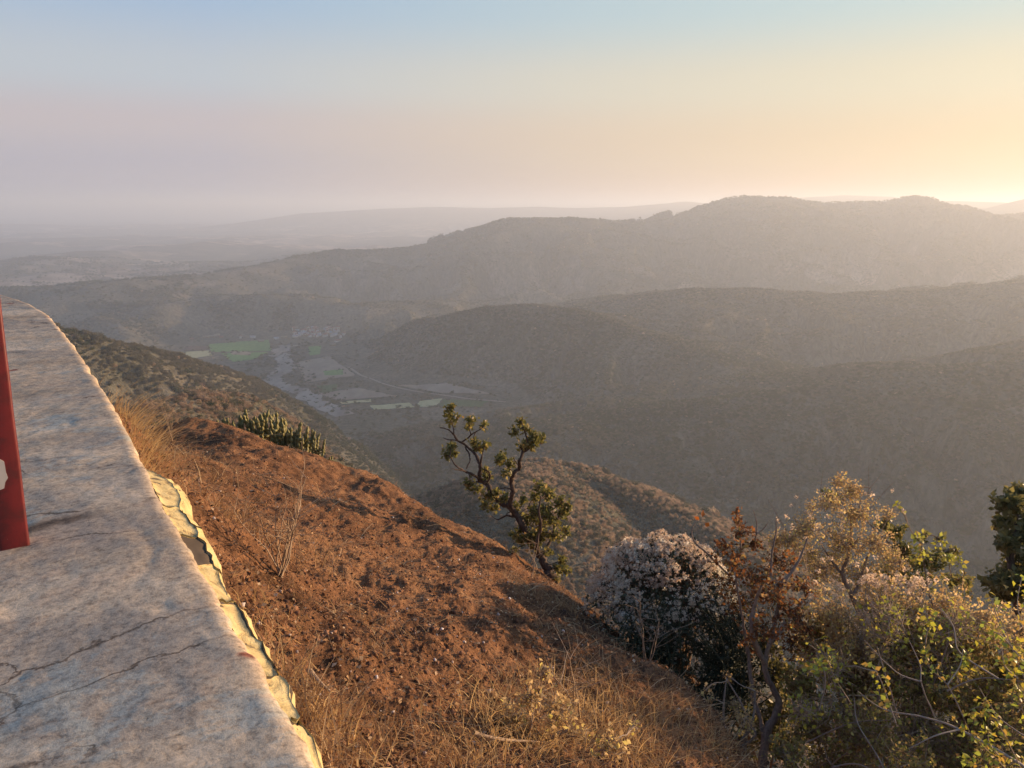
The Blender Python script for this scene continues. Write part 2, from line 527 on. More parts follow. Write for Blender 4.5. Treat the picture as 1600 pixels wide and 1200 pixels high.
FIELDS = [
    ('green', [(326, 538), (420, 531), (424, 549), (330, 551)], 'bright green crop field below the village'),
    ('straw', [(282, 551), (326, 548), (332, 556), (296, 561)], 'pale yellow field left of the green crop'),
    ('brown', [(290, 541), (324, 541), (324, 548), (288, 548)], 'dark ploughed field beside the green crop'),
    ('green', [(345, 553), (420, 551), (395, 563), (365, 566)], 'smaller green field sloping to the river bed'),
    ('tan', [(360, 550), (392, 551), (390, 556), (362, 555)], 'tan strip between two green fields'),
    ('green', [(482, 543), (502, 541), (500, 554), (484, 556)], 'small green plot right of the river bed'),
    ('tan', [(462, 566), (515, 557), (556, 588), (478, 598)], 'wide grey stubble field right of the river bed'),
    ('green', [(505, 581), (537, 578), (536, 587), (508, 588)], 'thin green strip across the stubble'),
    ('dark', [(495, 605), (527, 601), (527, 612), (500, 614)], 'dark green plot beside the river trees'),
    ('tan', [(500, 616), (560, 607), (618, 619), (530, 627)], 'tan field with a curved edge'),
    ('straw', [(578, 635), (640, 630), (648, 637), (585, 641)], 'long pale field near the wood'),
    ('straw', [(655, 627), (692, 624), (680, 636), (650, 637)], 'brightest straw field beside the track'),
    ('dark', [(694, 625), (762, 629), (750, 638), (684, 636)], 'dark green field under the track'),
    ('tan', [(620, 603), (700, 600), (770, 618), (690, 615)], 'brown grey field above the track'),
    ('straw', [(530, 630), (580, 625), (582, 629), (535, 633)], 'narrow pale strip of stubble'),
]
for k, (kind, q, lab) in enumerate(FIELDS):
    tag(drape_quad('field', q, FM[kind], 0.8 + 0.05 * k), lab, None, None, 'structure')

def drape_path(name, pts, width, mat, lift, wvar=0.0):
    p = np.array([PZ(a, b, FLOOR)[:2] for a, b in pts])
    # resample smoothly
    t = np.linspace(0, len(p) - 1, len(p) * 10)
    i = np.clip(t.astype(int), 0, len(p) - 2); f = (t - i)[:, None]
    p0, p1, p2, p3 = p[np.clip(i - 1, 0, None)], p[i], p[i + 1], p[np.clip(i + 2, None, len(p) - 1)]
    q = 0.5 * ((2 * p1) + (-p0 + p2) * f + (2 * p0 - 5 * p1 + 4 * p2 - p3) * f ** 2 + (-p0 + 3 * p1 - 3 * p2 + p3) * f ** 3)
    d = np.gradient(q, axis=0); d /= np.linalg.norm(d, axis=1)[:, None] + 1e-9
    nrm = np.stack([-d[:, 1], d[:, 0]], 1)
    w = width * (1 + wvar * pn(np.arange(len(q)) * 0.31, np.zeros(len(q)), 5))[:, None] * 0.5
    rows = [q + nrm * w * s for s in (-1, -0.33, 0.33, 1)]
    XY = np.stack(rows, 1).reshape(-1, 2)
    Zp = terrain_z(XY[:, 0], XY[:, 1]) + lift
    return obj_np(name, np.column_stack([XY, Zp]), grid_faces(len(q), 4), mat, smooth=True)

tag(drape_path('dirt_track', [(545, 575), (562, 587), (580, 593), (605, 603), (640, 611), (690, 619), (740, 626), (790, 630)], 5.0, FM['dust'], 1.9), 'pale dirt track between the fields', None, None, 'structure')
tag(drape_path('dry_riverbed', [(452, 540), (436, 552), (446, 566), (446, 578), (428, 588), (430, 600), (452, 608), (470, 613), (500, 632), (540, 650)], 32.0, FM['sand'], 1.7, 0.7), 'pale dry river bed winding through the valley', None, None, 'structure')

# ---------------------------------------------------------------- the village
rng = np.random.default_rng(5)
wall_mats = [field_mat('limewash', (0.45, 0.43, 0.40), (0.58, 0.55, 0.50)), field_mat('mud_wall', (0.22, 0.16, 0.11), (0.30, 0.22, 0.15)), field_mat('blue_wash', (0.30, 0.38, 0.46), (0.36, 0.45, 0.52))]
roof_mats = [field_mat('tin_roof', (0.22, 0.225, 0.235), (0.36, 0.36, 0.365)), field_mat('clay_tiles', (0.20, 0.09, 0.06), (0.28, 0.14, 0.09)), field_mat('thatch', (0.20, 0.16, 0.11), (0.28, 0.23, 0.16))]

def house_meshes(L, W, H, wm, rm):
    a, b = L / 2, W / 2
    r = H + W * 0.28
    V = [(-a, -b, -3), (a, -b, -3), (a, b, -3), (-a, b, -3), (-a, -b, H), (a, -b, H), (a, b, H), (-a, b, H), (-a, 0, r - 0.05), (a, 0, r - 0.05)]
    w = bpy.data.meshes.new('wall')
    w.from_pydata(V, [], [(0, 1, 5, 4), (1, 2, 6, 5), (2, 3, 7, 6), (3, 0, 4, 7), (5, 6, 9), (7, 4, 8)])
    w.materials.append(wall_mats[wm])
    e, o = 0.6, 0.18
    ri = r + 0.02
    V = []
    for sgn in (-1, 1):
        V += [(-a - e, sgn * (b + e), H - 0.33), (a + e, sgn * (b + e), H - 0.33), (a + e, 0, ri), (-a - e, 0, ri)]
    V += [(x, y, z + o) for x, y, z in V]
    rf = bpy.data.meshes.new('roof')
    rf.from_pydata(V, [], [(0, 1, 2, 3), (7, 6, 5, 4), (8, 11, 10, 9), (12, 13, 14, 15), (0, 8, 9, 1), (4, 5, 13, 12), (0, 3, 11, 8), (3, 7, 15, 11)[:4], (1, 9, 10, 2), (4, 12, 15, 7), (5, 6, 14, 13)])
    rf.materials.append(roof_mats[rm])
    return w, rf

protos = [house_meshes(L, W, H, wm, rm) for L, W, H, wm, rm in ((11, 7, 3.2, 0, 0), (9, 6, 2.8, 1, 1), (13, 7, 3.0, 1, 2), (8, 6, 5.5, 0, 1), (10, 6, 2.8, 2, 0), (14, 8, 3.4, 0, 1))]
spots = []
for k in range(72):
    u = rng.random(); v = rng.random()
    px = 458 + 82 * u + rng.normal() * 2
    py = 513 + 13 * v + 4 * abs(u - 0.5)
    spots.append((px, py, 'house in the far village under the foothills', 'houses of the far village'))
for px, py in ((322, 528), (331, 527), (339, 525), (346, 528), (300, 531), (376, 529), (395, 528), (408, 534)):
    spots.append((px, py, 'house standing alone above the green fields', 'scattered houses above the green fields'))
for px, py in ((432, 530), (444, 528), (520, 540), (528, 534)):
    spots.append((px, py, 'house at the foot of the far village beside the river', 'houses between village and river'))
ORD = ['leftmost', 'second from the left', 'third from the left', 'fourth from the left', 'fifth from the left', 'sixth from the left', 'seventh from the left', 'rightmost']
lone = sorted(s_[0] for s_ in spots if 'alone' in s_[2])
for k, (px, py, lab, grp) in enumerate(spots):
    if 'alone' in lab: lab = 'house above the green fields, ' + ORD[lone.index(px)] + ' of eight'
    p = hit(px, py, 900, 4000)
    w, rf = protos[int(rng.integers(len(protos)))]
    root = empty('house', tuple(p)); root.rotation_euler.z = float(rng.choice([0.3, 1.9, 0.5])) + rng.normal() * 0.15
    tag(root, 'small gable roofed ' + lab, 'house', grp)
    link(bpy.data.objects.new('wall', w), root)
    link(bpy.data.objects.new('roof', rf), root)

# ---------------------------------------------------------------- tubes, leaves and bushes (shared by all plants)
class Tubes:
    def __init__(s): s.V = []; s.F = []; s.n = 0
    def add(s, pts, radii, sides=5):
        pts = np.asarray(pts, float); k = len(pts)
        if np.isscalar(radii): radii = np.full(k, radii)
        radii = np.asarray(radii, float)
        d = np.gradient(pts, axis=0)
        d /= np.linalg.norm(d, axis=1)[:, None] + 1e-9
        ref = np.array([0.31, 0.17, 0.93]) if abs(d[0, 2]) < 0.8 else np.array([1.0, 0.2, 0.1])
        a = np.cross(d, ref); a /= np.linalg.norm(a, axis=1)[:, None] + 1e-9
        b = np.cross(d, a)
        th = np.arange(sides) * 2 * math.pi / sides
        ring = pts[:, None, :] + radii[:, None, None] * (np.cos(th)[None, :, None] * a[:, None, :] + np.sin(th)[None, :, None] * b[:, None, :])
        s.V.append(ring.reshape(-1, 3))
        i = np.arange(k - 1)[:, None] * sides; j = np.arange(sides)[None, :]; j2 = (j + 1) % sides
        s.F.append(np.stack([(i + j).ravel(), (i + j2).ravel(), (i + sides + j2).ravel(), (i + sides + j).ravel()], 1) + s.n)
        s.n += k * sides
    def build(s, name, mat, parent=None, origin=None, smooth=True):
        return obj_np(name, np.concatenate(s.V), np.concatenate(s.F), mat, parent, smooth, origin)

def rand_rot(rng, n, tilt=None):
    """n random rotation matrices; tilt (radians) keeps them near level"""
    if tilt is None:
        q = rng.normal(size=(n, 4))
    else:
        ax = rng.normal(size=(n, 3)); ax[:, 2] *= 0.2
        ax /= np.linalg.norm(ax, axis=1)[:, None]
        an = rng.normal(size=n) * tilt * 0.5
        sp = rng.random(n) * math.pi
        c, s_ = np.cos(an), np.sin(an)
        q1 = np.column_stack([c, ax * s_[:, None]])
        q2 = np.column_stack([np.cos(sp), np.zeros((n, 2)), np.sin(sp)])
        w1, x1, y1, z1 = q1.T; w2, x2, y2, z2 = q2.T
        q = np.stack([w1*w2-x1*x2-y1*y2-z1*z2, w1*x2+x1*w2+y1*z2-z1*y2, w1*y2-x1*z2+y1*w2+z1*x2, w1*z2+x1*y2-y1*x2+z1*w2], 1)
    q /= np.linalg.norm(q, axis=1)[:, None]
    w, x, y, z = q.T
    return np.stack([1-2*(y*y+z*z), 2*(x*y-z*w), 2*(x*z+y*w), 2*(x*y+z*w), 1-2*(x*x+z*z), 2*(y*z-x*w), 2*(x*z-y*w), 2*(y*z+x*w), 1-2*(x*x+y*y)], 1).reshape(-1, 3, 3)

def stamp(tv, tf, pos, rot, scale):
    """copies of a small template (verts tv, faces tf) at pos with rotation and scale, as one vertex and face array"""
    tv = np.asarray(tv, float); tf = np.asarray(tf)
    scale = np.asarray(scale, float)
    if scale.ndim == 1: scale = scale[:, None]
    loc = tv[None, :, :] * scale[:, None, :]
    V = np.einsum('nij,nkj->nki', rot, loc) + np.asarray(pos)[:, None, :]
    Fo = tf[None, :, :] + (np.arange(len(pos)) * len(tv))[:, None, None]
    return V.reshape(-1, 3), Fo.reshape(-1, tf.shape[1])

LEAF_V = [(0, 0, 0), (0.34, 0.42, 0.09), (0, 1, -0.06), (-0.34, 0.42, 0.09), (0, 0.45, 0)]
LEAF_F = [(0, 1, 4), (1, 2, 4), (2, 3, 4), (3, 0, 4)]
LEAF2_V = [(0, 0, 0), (0.36, 0.5, 0.08), (0, 1, -0.05), (-0.36, 0.5, 0.08)]
LEAF2_F = [(0, 1, 2), (0, 2, 3)]

def crown_mesh(name, rng, n, leaf, mat, flat=0.85, clumps=9, spread=0.62):
    """crown of small leaf clumps round several centres, radius about 1, base at z = 0"""
    C = rng.normal(size=(clumps, 3)); C /= np.linalg.norm(C, axis=1)[:, None]
    C *= (rng.random(clumps) ** 0.5)[:, None] * spread
    C[:, 2] = np.abs(C[:, 2]) * flat * 1.1
    k = rng.integers(clumps, size=n)
    o = rng.normal(size=(n, 3)); o /= np.linalg.norm(o, axis=1)[:, None]
    rad_ = (0.30 + 0.25 * rng.random(clumps))[k] * (0.55 + 0.45 * rng.random(n))
    pos = C[k] + o * rad_[:, None]
    pos[:, 2] += 0.45
    V, Fc = stamp(LEAF2_V, LEAF2_F, pos, rand_rot(rng, n), leaf * (0.6 + 0.8 * rng.random(n)))
    return mesh_np(name, V, Fc, mat)

def trunk_mesh(name, rng, mat):
    tb = Tubes()
    tb.add([(0, 0, -0.35), (0.02, 0, 0.15), (0.0, 0.03, 0.5)], [0.07, 0.055, 0.045], 5)
    for k in range(7):
        a = k * 2.4 + rng.random(); L = 0.55 + 0.35 * rng.random()
        z0 = 0.1 + 0.06 * k
        tb.add([(0, 0, z0), (math.cos(a) * L * 0.5, math.sin(a) * L * 0.5, z0 + 0.3 * L + 0.1), (math.cos(a) * L, math.sin(a) * L, z0 + 0.75 * L)], [0.035, 0.024, 0.008], 4)
    return mesh_np(name, np.concatenate(tb.V), np.concatenate(tb.F), mat)

M_bark_far = island_mat('grey_bark', [(0, (0.13, 0.10, 0.075)), (1, (0.22, 0.17, 0.13))])
M_dry = island_mat('dry_forest_crown', [(0.0, (0.118, 0.110, 0.074)), (0.25, (0.165, 0.145, 0.102)), (0.5, (0.145, 0.142, 0.088)), (0.75, (0.20, 0.17, 0.122)), (1.0, (0.205, 0.18, 0.12))], 0.95, 0.35, True, 0.0)
M_warm = island_mat('russet_scrub_crown', [(0.0, (0.25, 0.18, 0.125)), (0.4, (0.35, 0.25, 0.175)), (0.75, (0.45, 0.33, 0.235)), (1.0, (0.52, 0.39, 0.23))], 0.95, 0.68, True, 0.0)
M_green = island_mat('olive_forest_crown', [(0.0, (0.058, 0.070, 0.036)), (0.5, (0.082, 0.094, 0.047)), (0.85, (0.105, 0.112, 0.055)), (1.0, (0.135, 0.135, 0.065))], 0.9, 0.25, True, 0.05)

rngF = np.random.default_rng(11)
CROWNS = {'dry': [crown_mesh('crown', rngF, 420, 0.17, M_dry) for _ in range(4)],
          'warm': [crown_mesh('crown', rngF, 420, 0.15, M_warm, 0.9) for _ in range(4)],
          'green': [crown_mesh('crown', rngF, 420, 0.19, M_green) for _ in range(3)]}
TRUNKS = [trunk_mesh('trunk', rngF, M_bark_far) for _ in range(3)]

# ---- where the trees stand
def sample_ring(r0, r1, dens, n_az=R(40)):
    area = n_az * (r1 * r1 - r0 * r0)
    n = int(area * dens)
    r = np.sqrt(rngF.random(n) * (r1 * r1 - r0 * r0) + r0 * r0)
    a = (rngF.random(n) * 2 - 1) * n_az
    return r * np.sin(a), r * np.cos(a)

field_poly = [np.array([PZ(px, py, FLOOR)[:2] for px, py in q]) for _, q, _ in FIELDS]
def in_fields(x, y):
    m = np.zeros(len(x), bool)
    for q in field_poly:
        s = np.ones(len(x), bool); s2 = np.ones(len(x), bool)
        for a, b in zip(q, np.roll(q, -1, 0)):
            cr = (b[0] - a[0]) * (y - a[1]) - (b[1] - a[1]) * (x - a[0])
            s &= cr > 0; s2 &= cr < 0
        m |= s | s2
    return m

pts = []
for r0, r1, dens, s0, s1 in ((90, 360, 1 / 2.9, 0.95, 1.7), (360, 950, 1 / 8.0, 2.0, 3.0), (950, 1500, 1 / 22.0, 2.6, 4.0), (1500, 2300, 1 / 42.0, 3.2, 4.8), (2300, 3300, 1 / 85.0, 4.0, 6.2), (3300, 4600, 1 / 220.0, 5.0, 8.0)):
    x, y = sample_ring(r0, r1, dens)
    z = terrain_z(x, y)
    keep = visible(x, y, z + 4.0, 0.012 if r0 < 900 else 0.004)
    r = np.hypot(x, y)
    flat = (z < FLOOR + 7) & (r > 950)
    dens_n = pn(x / 60, y / 60, 91)
    keep &= ~(flat & (rngF.random(len(x)) > 0.05 + 0.5 * (dens_n > 0.45)))
    keep &= ~(flat & in_fields(x, y) & (rngF.random(len(x)) > 0.04))
    # open clearings on the foothills to the left
    clear = (r > 1700) & (np.arctan2(x, y) < R(-4)) & (z < -170) & (fbm(x / 170, y / 170, 93, 3) > -0.15)
    keep &= ~(clear & (rngF.random(len(x)) > 0.12))
    x, y, z = x[keep], y[keep], z[keep]
    thick = sstep(-0.5, 0.6, fbm(x / 26, y / 26, 97, 3)) if r0 < 900 else sstep(-0.7, 0.7, fbm(x / 90, y / 90, 97, 3))
    s = (s0 + (s1 - s0) * rngF.random(len(x)) ** 1.6) * (0.62 + 0.62 * thick)
    pts.append(np.column_stack([x, y, z, s]))
# hedge trees along the field edges and the river bank
hx = []
for q in field_poly:
    for a, b in zip(q, np.roll(q, -1, 0)):
        n_ = int(np.hypot(*(b - a)) / 13)
        for k in range(n_):
            if rngF.random() < 0.5: hx.append(a + (b - a) * rngF.random() + rngF.normal(size=2) * 3)
for px, py in ((452, 556), (460, 572), (466, 585), (476, 596), (484, 604), (490, 614), (497, 622), (520, 624), (528, 634), (458, 546), (470, 540), (500, 534), (420, 560), (405, 570), (560, 640), (600, 645), (640, 645)):
    c_ = PZ(px, py, FLOOR)[:2]
    for k in range(16): hx.append(c_ + rngF.normal(size=2) * np.array((11, 24)))
hx = np.array(hx)
pts.append(np.column_stack([hx, terrain_z(hx[:, 0], hx[:, 1]), 2.2 + 2.8 * rngF.random(len(hx)) ** 1.5]))
n_hedge = len(hx)
T = np.concatenate(pts)
rT = np.hypot(T[:, 0], T[:, 1])
azT = np.arctan2(T[:, 0], T[:, 1])
spur = rT < 365
green_p = np.clip(0.26 + 0.75 * fbm(T[:, 0] / 160, T[:, 1] / 160, 95, 3) + 0.35 * sstep(-120, -280, T[:, 2]), 0.04, 0.8)
green_p = np.where(spur, 0.035, green_p)
green_p[-n_hedge:] = 0.85
kind = np.where(rngF.random(len(T)) < green_p, 2, np.where(spur & (rngF.random(len(T)) < 0.62), 1, np.where(rngF.random(len(T)) < 0.015, 1, 0)))
print('trees', len(T))
# the 300 nearest trees in view are objects of their own, the rest one forest
seen = visible(T[:, 0], T[:, 1], T[:, 2] + 1.0, 0.0) & (np.abs(azT) < R(33)) & (np.tan(azT) * 1209 + 800 > 150)
sight = T[:, 3] / rT * seen
# leave out what the near slope hides
py_ = 600 + F * np.tan(np.arctan2(-T[:, 2], rT) - PITCH)
px_ = 800 + F * T[:, 0] / (T[:, 1] * CP - T[:, 2] * SP)
edge = np.interp(px_, [150, 250, 330, 480, 620, 700, 760, 830, 900, 960, 1020, 1100, 1250, 1350, 1480, 1600], [560, 650, 665, 705, 755, 800, 840, 880, 870, 820, 810, 800, 760, 760, 860, 780])
sight = np.where((py_ < edge) & (px_ > 150), sight, 0)
order = np.argsort(-sight)
own = list(order[:264])
for kk in (0, 2):
    own += [k for k in order if kind[k] == kk and k not in own and sight[k] > 0][:18]
own = np.array(own)
KN = ['dry', 'warm', 'green']
WHERE = {}
for nk, k in enumerate(own):
    x, y, z, s = T[k]
    kn = KN[kind[k]]
    r = rT[k]
    place = 'right hand spur below the gnarled tree' if x > -22 and r < 365 else ('brown spur behind the cactus row' if r < 365 else ('dark spur beyond the parapet end' if px_[k] < 470 else 'slope across the gully'))
    look = {'dry': 'grey brown leafless', 'warm': 'russet brown dry', 'green': 'olive green leafy'}[kn]
    t = bpy.data.objects.new('forest_tree', TRUNKS[int(rngF.integers(3))])
    t.location = (x, y, z); t.scale = (s * (0.8 + 0.5 * rngF.random()), s * (0.8 + 0.5 * rngF.random()), s * (0.65 + 0.55 * rngF.random())); t.rotation_euler.z = rngF.random() * 6.28
    link(t)
    tag(t, look + ' tree in the scrub on the ' + place, 'tree', look + ' trees on the ' + place)
    link(bpy.data.objects.new('crown', CROWNS[kn][nk % len(CROWNS[kn])]), t)

def scatter(name, pos, scale, rotz, idx, meshes, mat_kind='stuff'):
    """many copies of a few meshes on given points, as one object"""
    me = bpy.data.meshes.new(name)
    me.vertices.add(len(pos))
    me.vertices.foreach_set('co', np.asarray(pos, np.float32).ravel())
    for nm, typ, arr in (('sc', 'FLOAT_VECTOR', scale), ('rz', 'FLOAT', rotz), ('ix', 'INT', idx)):
        at = me.attributes.new(nm, typ, 'POINT')
        at.data.foreach_set('vector' if typ == 'FLOAT_VECTOR' else 'value', np.asarray(arr, np.int32 if typ == 'INT' else np.float32).ravel())
    o = link(bpy.data.objects.new(name, me))
    ng = bpy.data.node_groups.new(name, 'GeometryNodeTree')
    ng.interface.new_socket('Geometry', in_out='INPUT', socket_type='NodeSocketGeometry')
    ng.interface.new_socket('Geometry', in_out='OUTPUT', socket_type='NodeSocketGeometry')
    n, l = ng.nodes, ng.links
    gi, go = n.new('NodeGroupInput'), n.new('NodeGroupOutput')
    join = n.new('GeometryNodeGeometryToInstance')
    for t in meshes:
        oi = n.new('GeometryNodeObjectInfo'); oi.inputs['Object'].default_value = t; oi.transform_space = 'ORIGINAL'
        l.new(oi.outputs['Geometry'], join.inputs[0])
    ip = n.new('GeometryNodeInstanceOnPoints')
    def attr(nm, typ):
        a = n.new('GeometryNodeInputNamedAttribute'); a.data_type = typ; a.inputs['Name'].default_value = nm
        return a.outputs[0]
    l.new(gi.outputs[0], ip.inputs['Points'])
    l.new(join.outputs[0], ip.inputs['Instance'])
    ip.inputs['Pick Instance'].default_value = True
    l.new(attr('ix', 'INT'), ip.inputs['Instance Index'])
    cx = n.new('ShaderNodeCombineXYZ'); l.new(attr('rz', 'FLOAT'), cx.inputs[2])
    l.new(cx.outputs[0], ip.inputs['Rotation'])
    l.new(attr('sc', 'FLOAT_VECTOR'), ip.inputs['Scale'])
    l.new(ip.outputs[0], go.inputs[0])
    md = o.modifiers.new('scatter', 'NODES'); md.node_group = ng
    tag(o, None, None, None, 'stuff')
    return o

rest = np.ones(len(T), bool); rest[own] = False
for kk, kn in enumerate(KN):
    sel = rest & (kind == kk)
    src = {}
    for o in bpy.data.objects:
        if o.name.startswith('crown') and o.data in CROWNS[kn] and o.data.name not in src: src[o.data.name] = o
    src = list(src.values())
    n_ = int(sel.sum())
    s = T[sel, 3]
    h = np.where(rT[sel] < 365, 0.75, 0.55) + 0.4 * rngF.random(n_)
    o = scatter('forest', T[sel, :3], np.column_stack([s * (0.75 + 0.6 * rngF.random(n_)), s * (0.75 + 0.6 * rngF.random(n_)), s * h]), rngF.random(n_) * 6.28, rngF.integers(len(src), size=n_), src)
    o['label'] = {'dry': 'grey leafless forest covering the hills', 'warm': 'russet dry scrub scattered over the hills', 'green': 'olive trees mixed through the valley forest'}[kn]
# outline of the parapet (needed by the ground beneath it)
WTOP = -0.70
EDGE_PX = [(820, 1715), (620, 1400), (500, 1190), (440, 1092), (400, 1022), (340, 925), (285, 832), (240, 755), (215, 700), (183, 640), (150, 588), (115, 537), (90, 507), (75, 490), (45, 473), (0, 459), (-60, 446), (-160, 432)]
E = np.array([PZ(a, b, WTOP)[:2] for a, b in EDGE_PX])
seg = np.concatenate([[0], np.cumsum(np.hypot(*np.diff(E, axis=0).T))])
su = np.arange(0, seg[-1], 0.02)
EX = np.stack([np.interp(su, seg, E[:, 0]), np.interp(su, seg, E[:, 1])], 1)
ker = np.hanning(25); ker /= ker.sum()
for c in (0, 1):
    pad = np.concatenate([np.full(12, 0.0) + EX[0, c] - (np.arange(12, 0, -1)) * (EX[1, c] - EX[0, c]), EX[:, c], EX[-1, c] + np.arange(1, 13) * (EX[-1, c] - EX[-2, c])])
    EX[:, c] = np.convolve(pad, ker, 'valid')
dirE = np.gradient(EX, axis=0); dirE /= np.linalg.norm(dirE, axis=1)[:, None]
OUT = np.stack([dirE[:, 1], -dirE[:, 0]], 1)           # towards the valley
WID = 0.62
s_at = lambda px, py: su[np.argmin(np.hypot(EX[:, 0] - PZ(px, py, WTOP)[0], EX[:, 1] - PZ(px, py, WTOP)[1]))]

# ---------------------------------------------------------------- the burnt dirt slope in front
SIL = [(255, 668, 17.0), (335, 682, 17.5), (420, 702, 17.3), (510, 727, 16.5), (580, 752, 15.6), (650, 792, 14.3), (740, 832, 12.8), (800, 868, 11.8), (850, 902, 11.0), (900, 935, 10.2), (950, 985, 9.2), (1000, 1030, 8.2), (1060, 1085, 7.3), (1130, 1142, 6.6)]
CTRL = [(520, 1195, 3.1), (600, 1195, 3.5), (700, 1200, 4.0), (900, 1200, 4.9), (1100, 1197, 5.9), (400, 985, 4.1), (600, 1000, 5.2), (800, 1000, 6.8),
        (330, 850, 5.3), (500, 850, 7.3), (700, 885, 9.3), (262, 735, 8.2), (400, 745, 11.0), (550, 785, 12.6), (228, 690, 9.5), (212, 716, 5.0), (190, 690, 5.6), (236, 728, 6.2)]
pts3 = [P(*c) for c in CTRL + SIL]
sil3 = np.array([P(*c) for c in SIL])
tan_ = np.gradient(sil3[:, :2], axis=0); tan_ /= np.linalg.norm(tan_, axis=1)[:, None]
nrm_ = np.stack([-tan_[:, 1], tan_[:, 0]], 1)
nrm_ *= np.sign((nrm_ * (sil3[:, :2] - np.array([-2.0, 3.0]))).sum(1))[:, None]
for k in range(0, len(SIL)):
    x, y, z = sil3[k]
    a = nrm_[k]
    f_ = 1.0 if k < 8 else 1.15
    pts3.append(np.array((x + a[0] * 2.0, y + a[1] * 2.0, z - 2.1 * f_)))
    if k < 11: pts3.append(np.array((x + a[0] * 6.0, y + a[1] * 6.0, z - 7.0 * f_)))
    if k % 3 == 0: pts3.append(np.array((x + a[0] * 16.0, y + a[1] * 16.0, z - 19.0)))
for c in ((1300, 1200, 9.2), (1480, 1200, 10.0), (1640, 1200, 10.8), (1250, 1300, 6.6), (1500, 1300, 7.8)):
    pts3.append(P(*c))
for c in ((60, 500, 20), (-50, 560, 14)):
    v = P(*c); v[2] -= 3.0; pts3.append(v)
CT = np.array(pts3)

def tps_fit(C, lam=0.02):
    n = len(C)
    d = np.hypot(C[:, None, 0] - C[None, :, 0], C[:, None, 1] - C[None, :, 1])
    K = np.where(d > 0, d * d * np.log(np.maximum(d, 1e-9)), 0) + lam * np.eye(n)
    Pm = np.column_stack([np.ones(n), C[:, 0], C[:, 1]])
    A = np.block([[K, Pm], [Pm.T, np.zeros((3, 3))]])
    return np.linalg.solve(A, np.concatenate([C[:, 2], np.zeros(3)]))
W_ = tps_fit(CT)

def edge_side(x, y):
    """signed distance to the outer edge of the parapet, positive towards the valley"""
    x = np.asarray(x, float); y = np.asarray(y, float)
    best = np.full(x.shape, 1e9); sd = np.zeros(x.shape)
    for i in range(0, len(EX), 12):
        dx, dy = x - EX[i, 0], y - EX[i, 1]
        d = np.hypot(dx, dy)
        k = d < best
        sd = np.where(k, dx * OUT[i, 0] + dy * OUT[i, 1], sd); best = np.minimum(best, d)
    return sd

def slope_z(x, y, detail=True):
    x = np.asarray(x, float); y = np.asarray(y, float)
    z = W_[-3] + W_[-2] * x + W_[-1] * y
    for k in range(len(CT)):
        d2 = (x - CT[k, 0]) ** 2 + (y - CT[k, 1]) ** 2
        z = z + W_[k] * 0.5 * d2 * np.log(np.maximum(d2, 1e-12))
    # the ground stays under the wall
    z = np.minimum(z, np.interp(edge_side(x, y), [-0.6, 0.0, 0.35, 2.0, 60.0], [-2.2, -1.5, -1.05, -0.9, 9.0]))
    if detail:
        z = z + 0.16 * fbm(x / 1.8, y / 1.8, 201, 3) + 0.040 * ridged(x / 0.5, y / 0.5, 205, 2) + 0.026 * fbm(x / 0.13, y / 0.13, 211, 3) + 0.02 * np.abs(pn(x / 0.05, y / 0.05, 217))
    return z

def dirt_material():
    m, n, l, b, out = nodes('burnt_red_soil')
    g = n.new('ShaderNodeNewGeometry')
    pos = g.outputs['Position']
    a = tex(n, l, pos, 0.55, 5, 0.6, 0.3)
    c = tex(n, l, pos, 5.0, 6, 0.7)
    d = tex(n, l, pos, 38.0, 4, 0.7)
    r1 = ramp(n, [(0.33, (0.034, 0.024, 0.019)), (0.41, (0.105, 0.056, 0.033)), (0.52, (0.235, 0.122, 0.064)), (0.72, (0.37, 0.225, 0.12))])
    mm = n.new('ShaderNodeMath'); mm.operation = 'MULTIPLY_ADD'; l.new(a.outputs[0], mm.inputs[0]); mm.inputs[1].default_value = 0.5
    m3 = n.new('ShaderNodeMath'); m3.operation = 'MULTIPLY'; l.new(c.outputs[0], m3.inputs[0]); m3.inputs[1].default_value = 0.5
    l.new(m3.outputs[0], mm.inputs[2])
    l.new(mm.outputs[0], r1.inputs[0])
    r2 = ramp(n, [(0.3, (0.5, 0.5, 0.5)), (0.7, (1.45, 1.4, 1.3))])
    l.new(d.outputs[0], r2.inputs[0])
    col = mix(n, l, 1.0, r1.outputs[0], r2.outputs[0], 'MULTIPLY')
    e = tex(n, l, pos, 0.9, 6, 0.72, 0.8)
    r3 = ramp(n, [(0.36, (0.42, 0.44, 0.46)), (0.47, (1, 1, 1)), (0.60, (1.0, 1.0, 1.0)), (0.70, (1.28, 1.34, 1.38))])
    l.new(e.outputs[0], r3.inputs[0])
    col = mix(n, l, 1.0, col, r3.outputs[0], 'MULTIPLY')
    l.new(col, b.inputs['Base Color'])
    b.inputs['Roughness'].default_value = 1.0; b.inputs['Specular IOR Level'].default_value = 0.05
    p1 = bump(n, l, d.outputs[0], 0.9, 0.03, None)
    bump(n, l, c.outputs[0], 0.7, 0.08, b, p1)
    return m

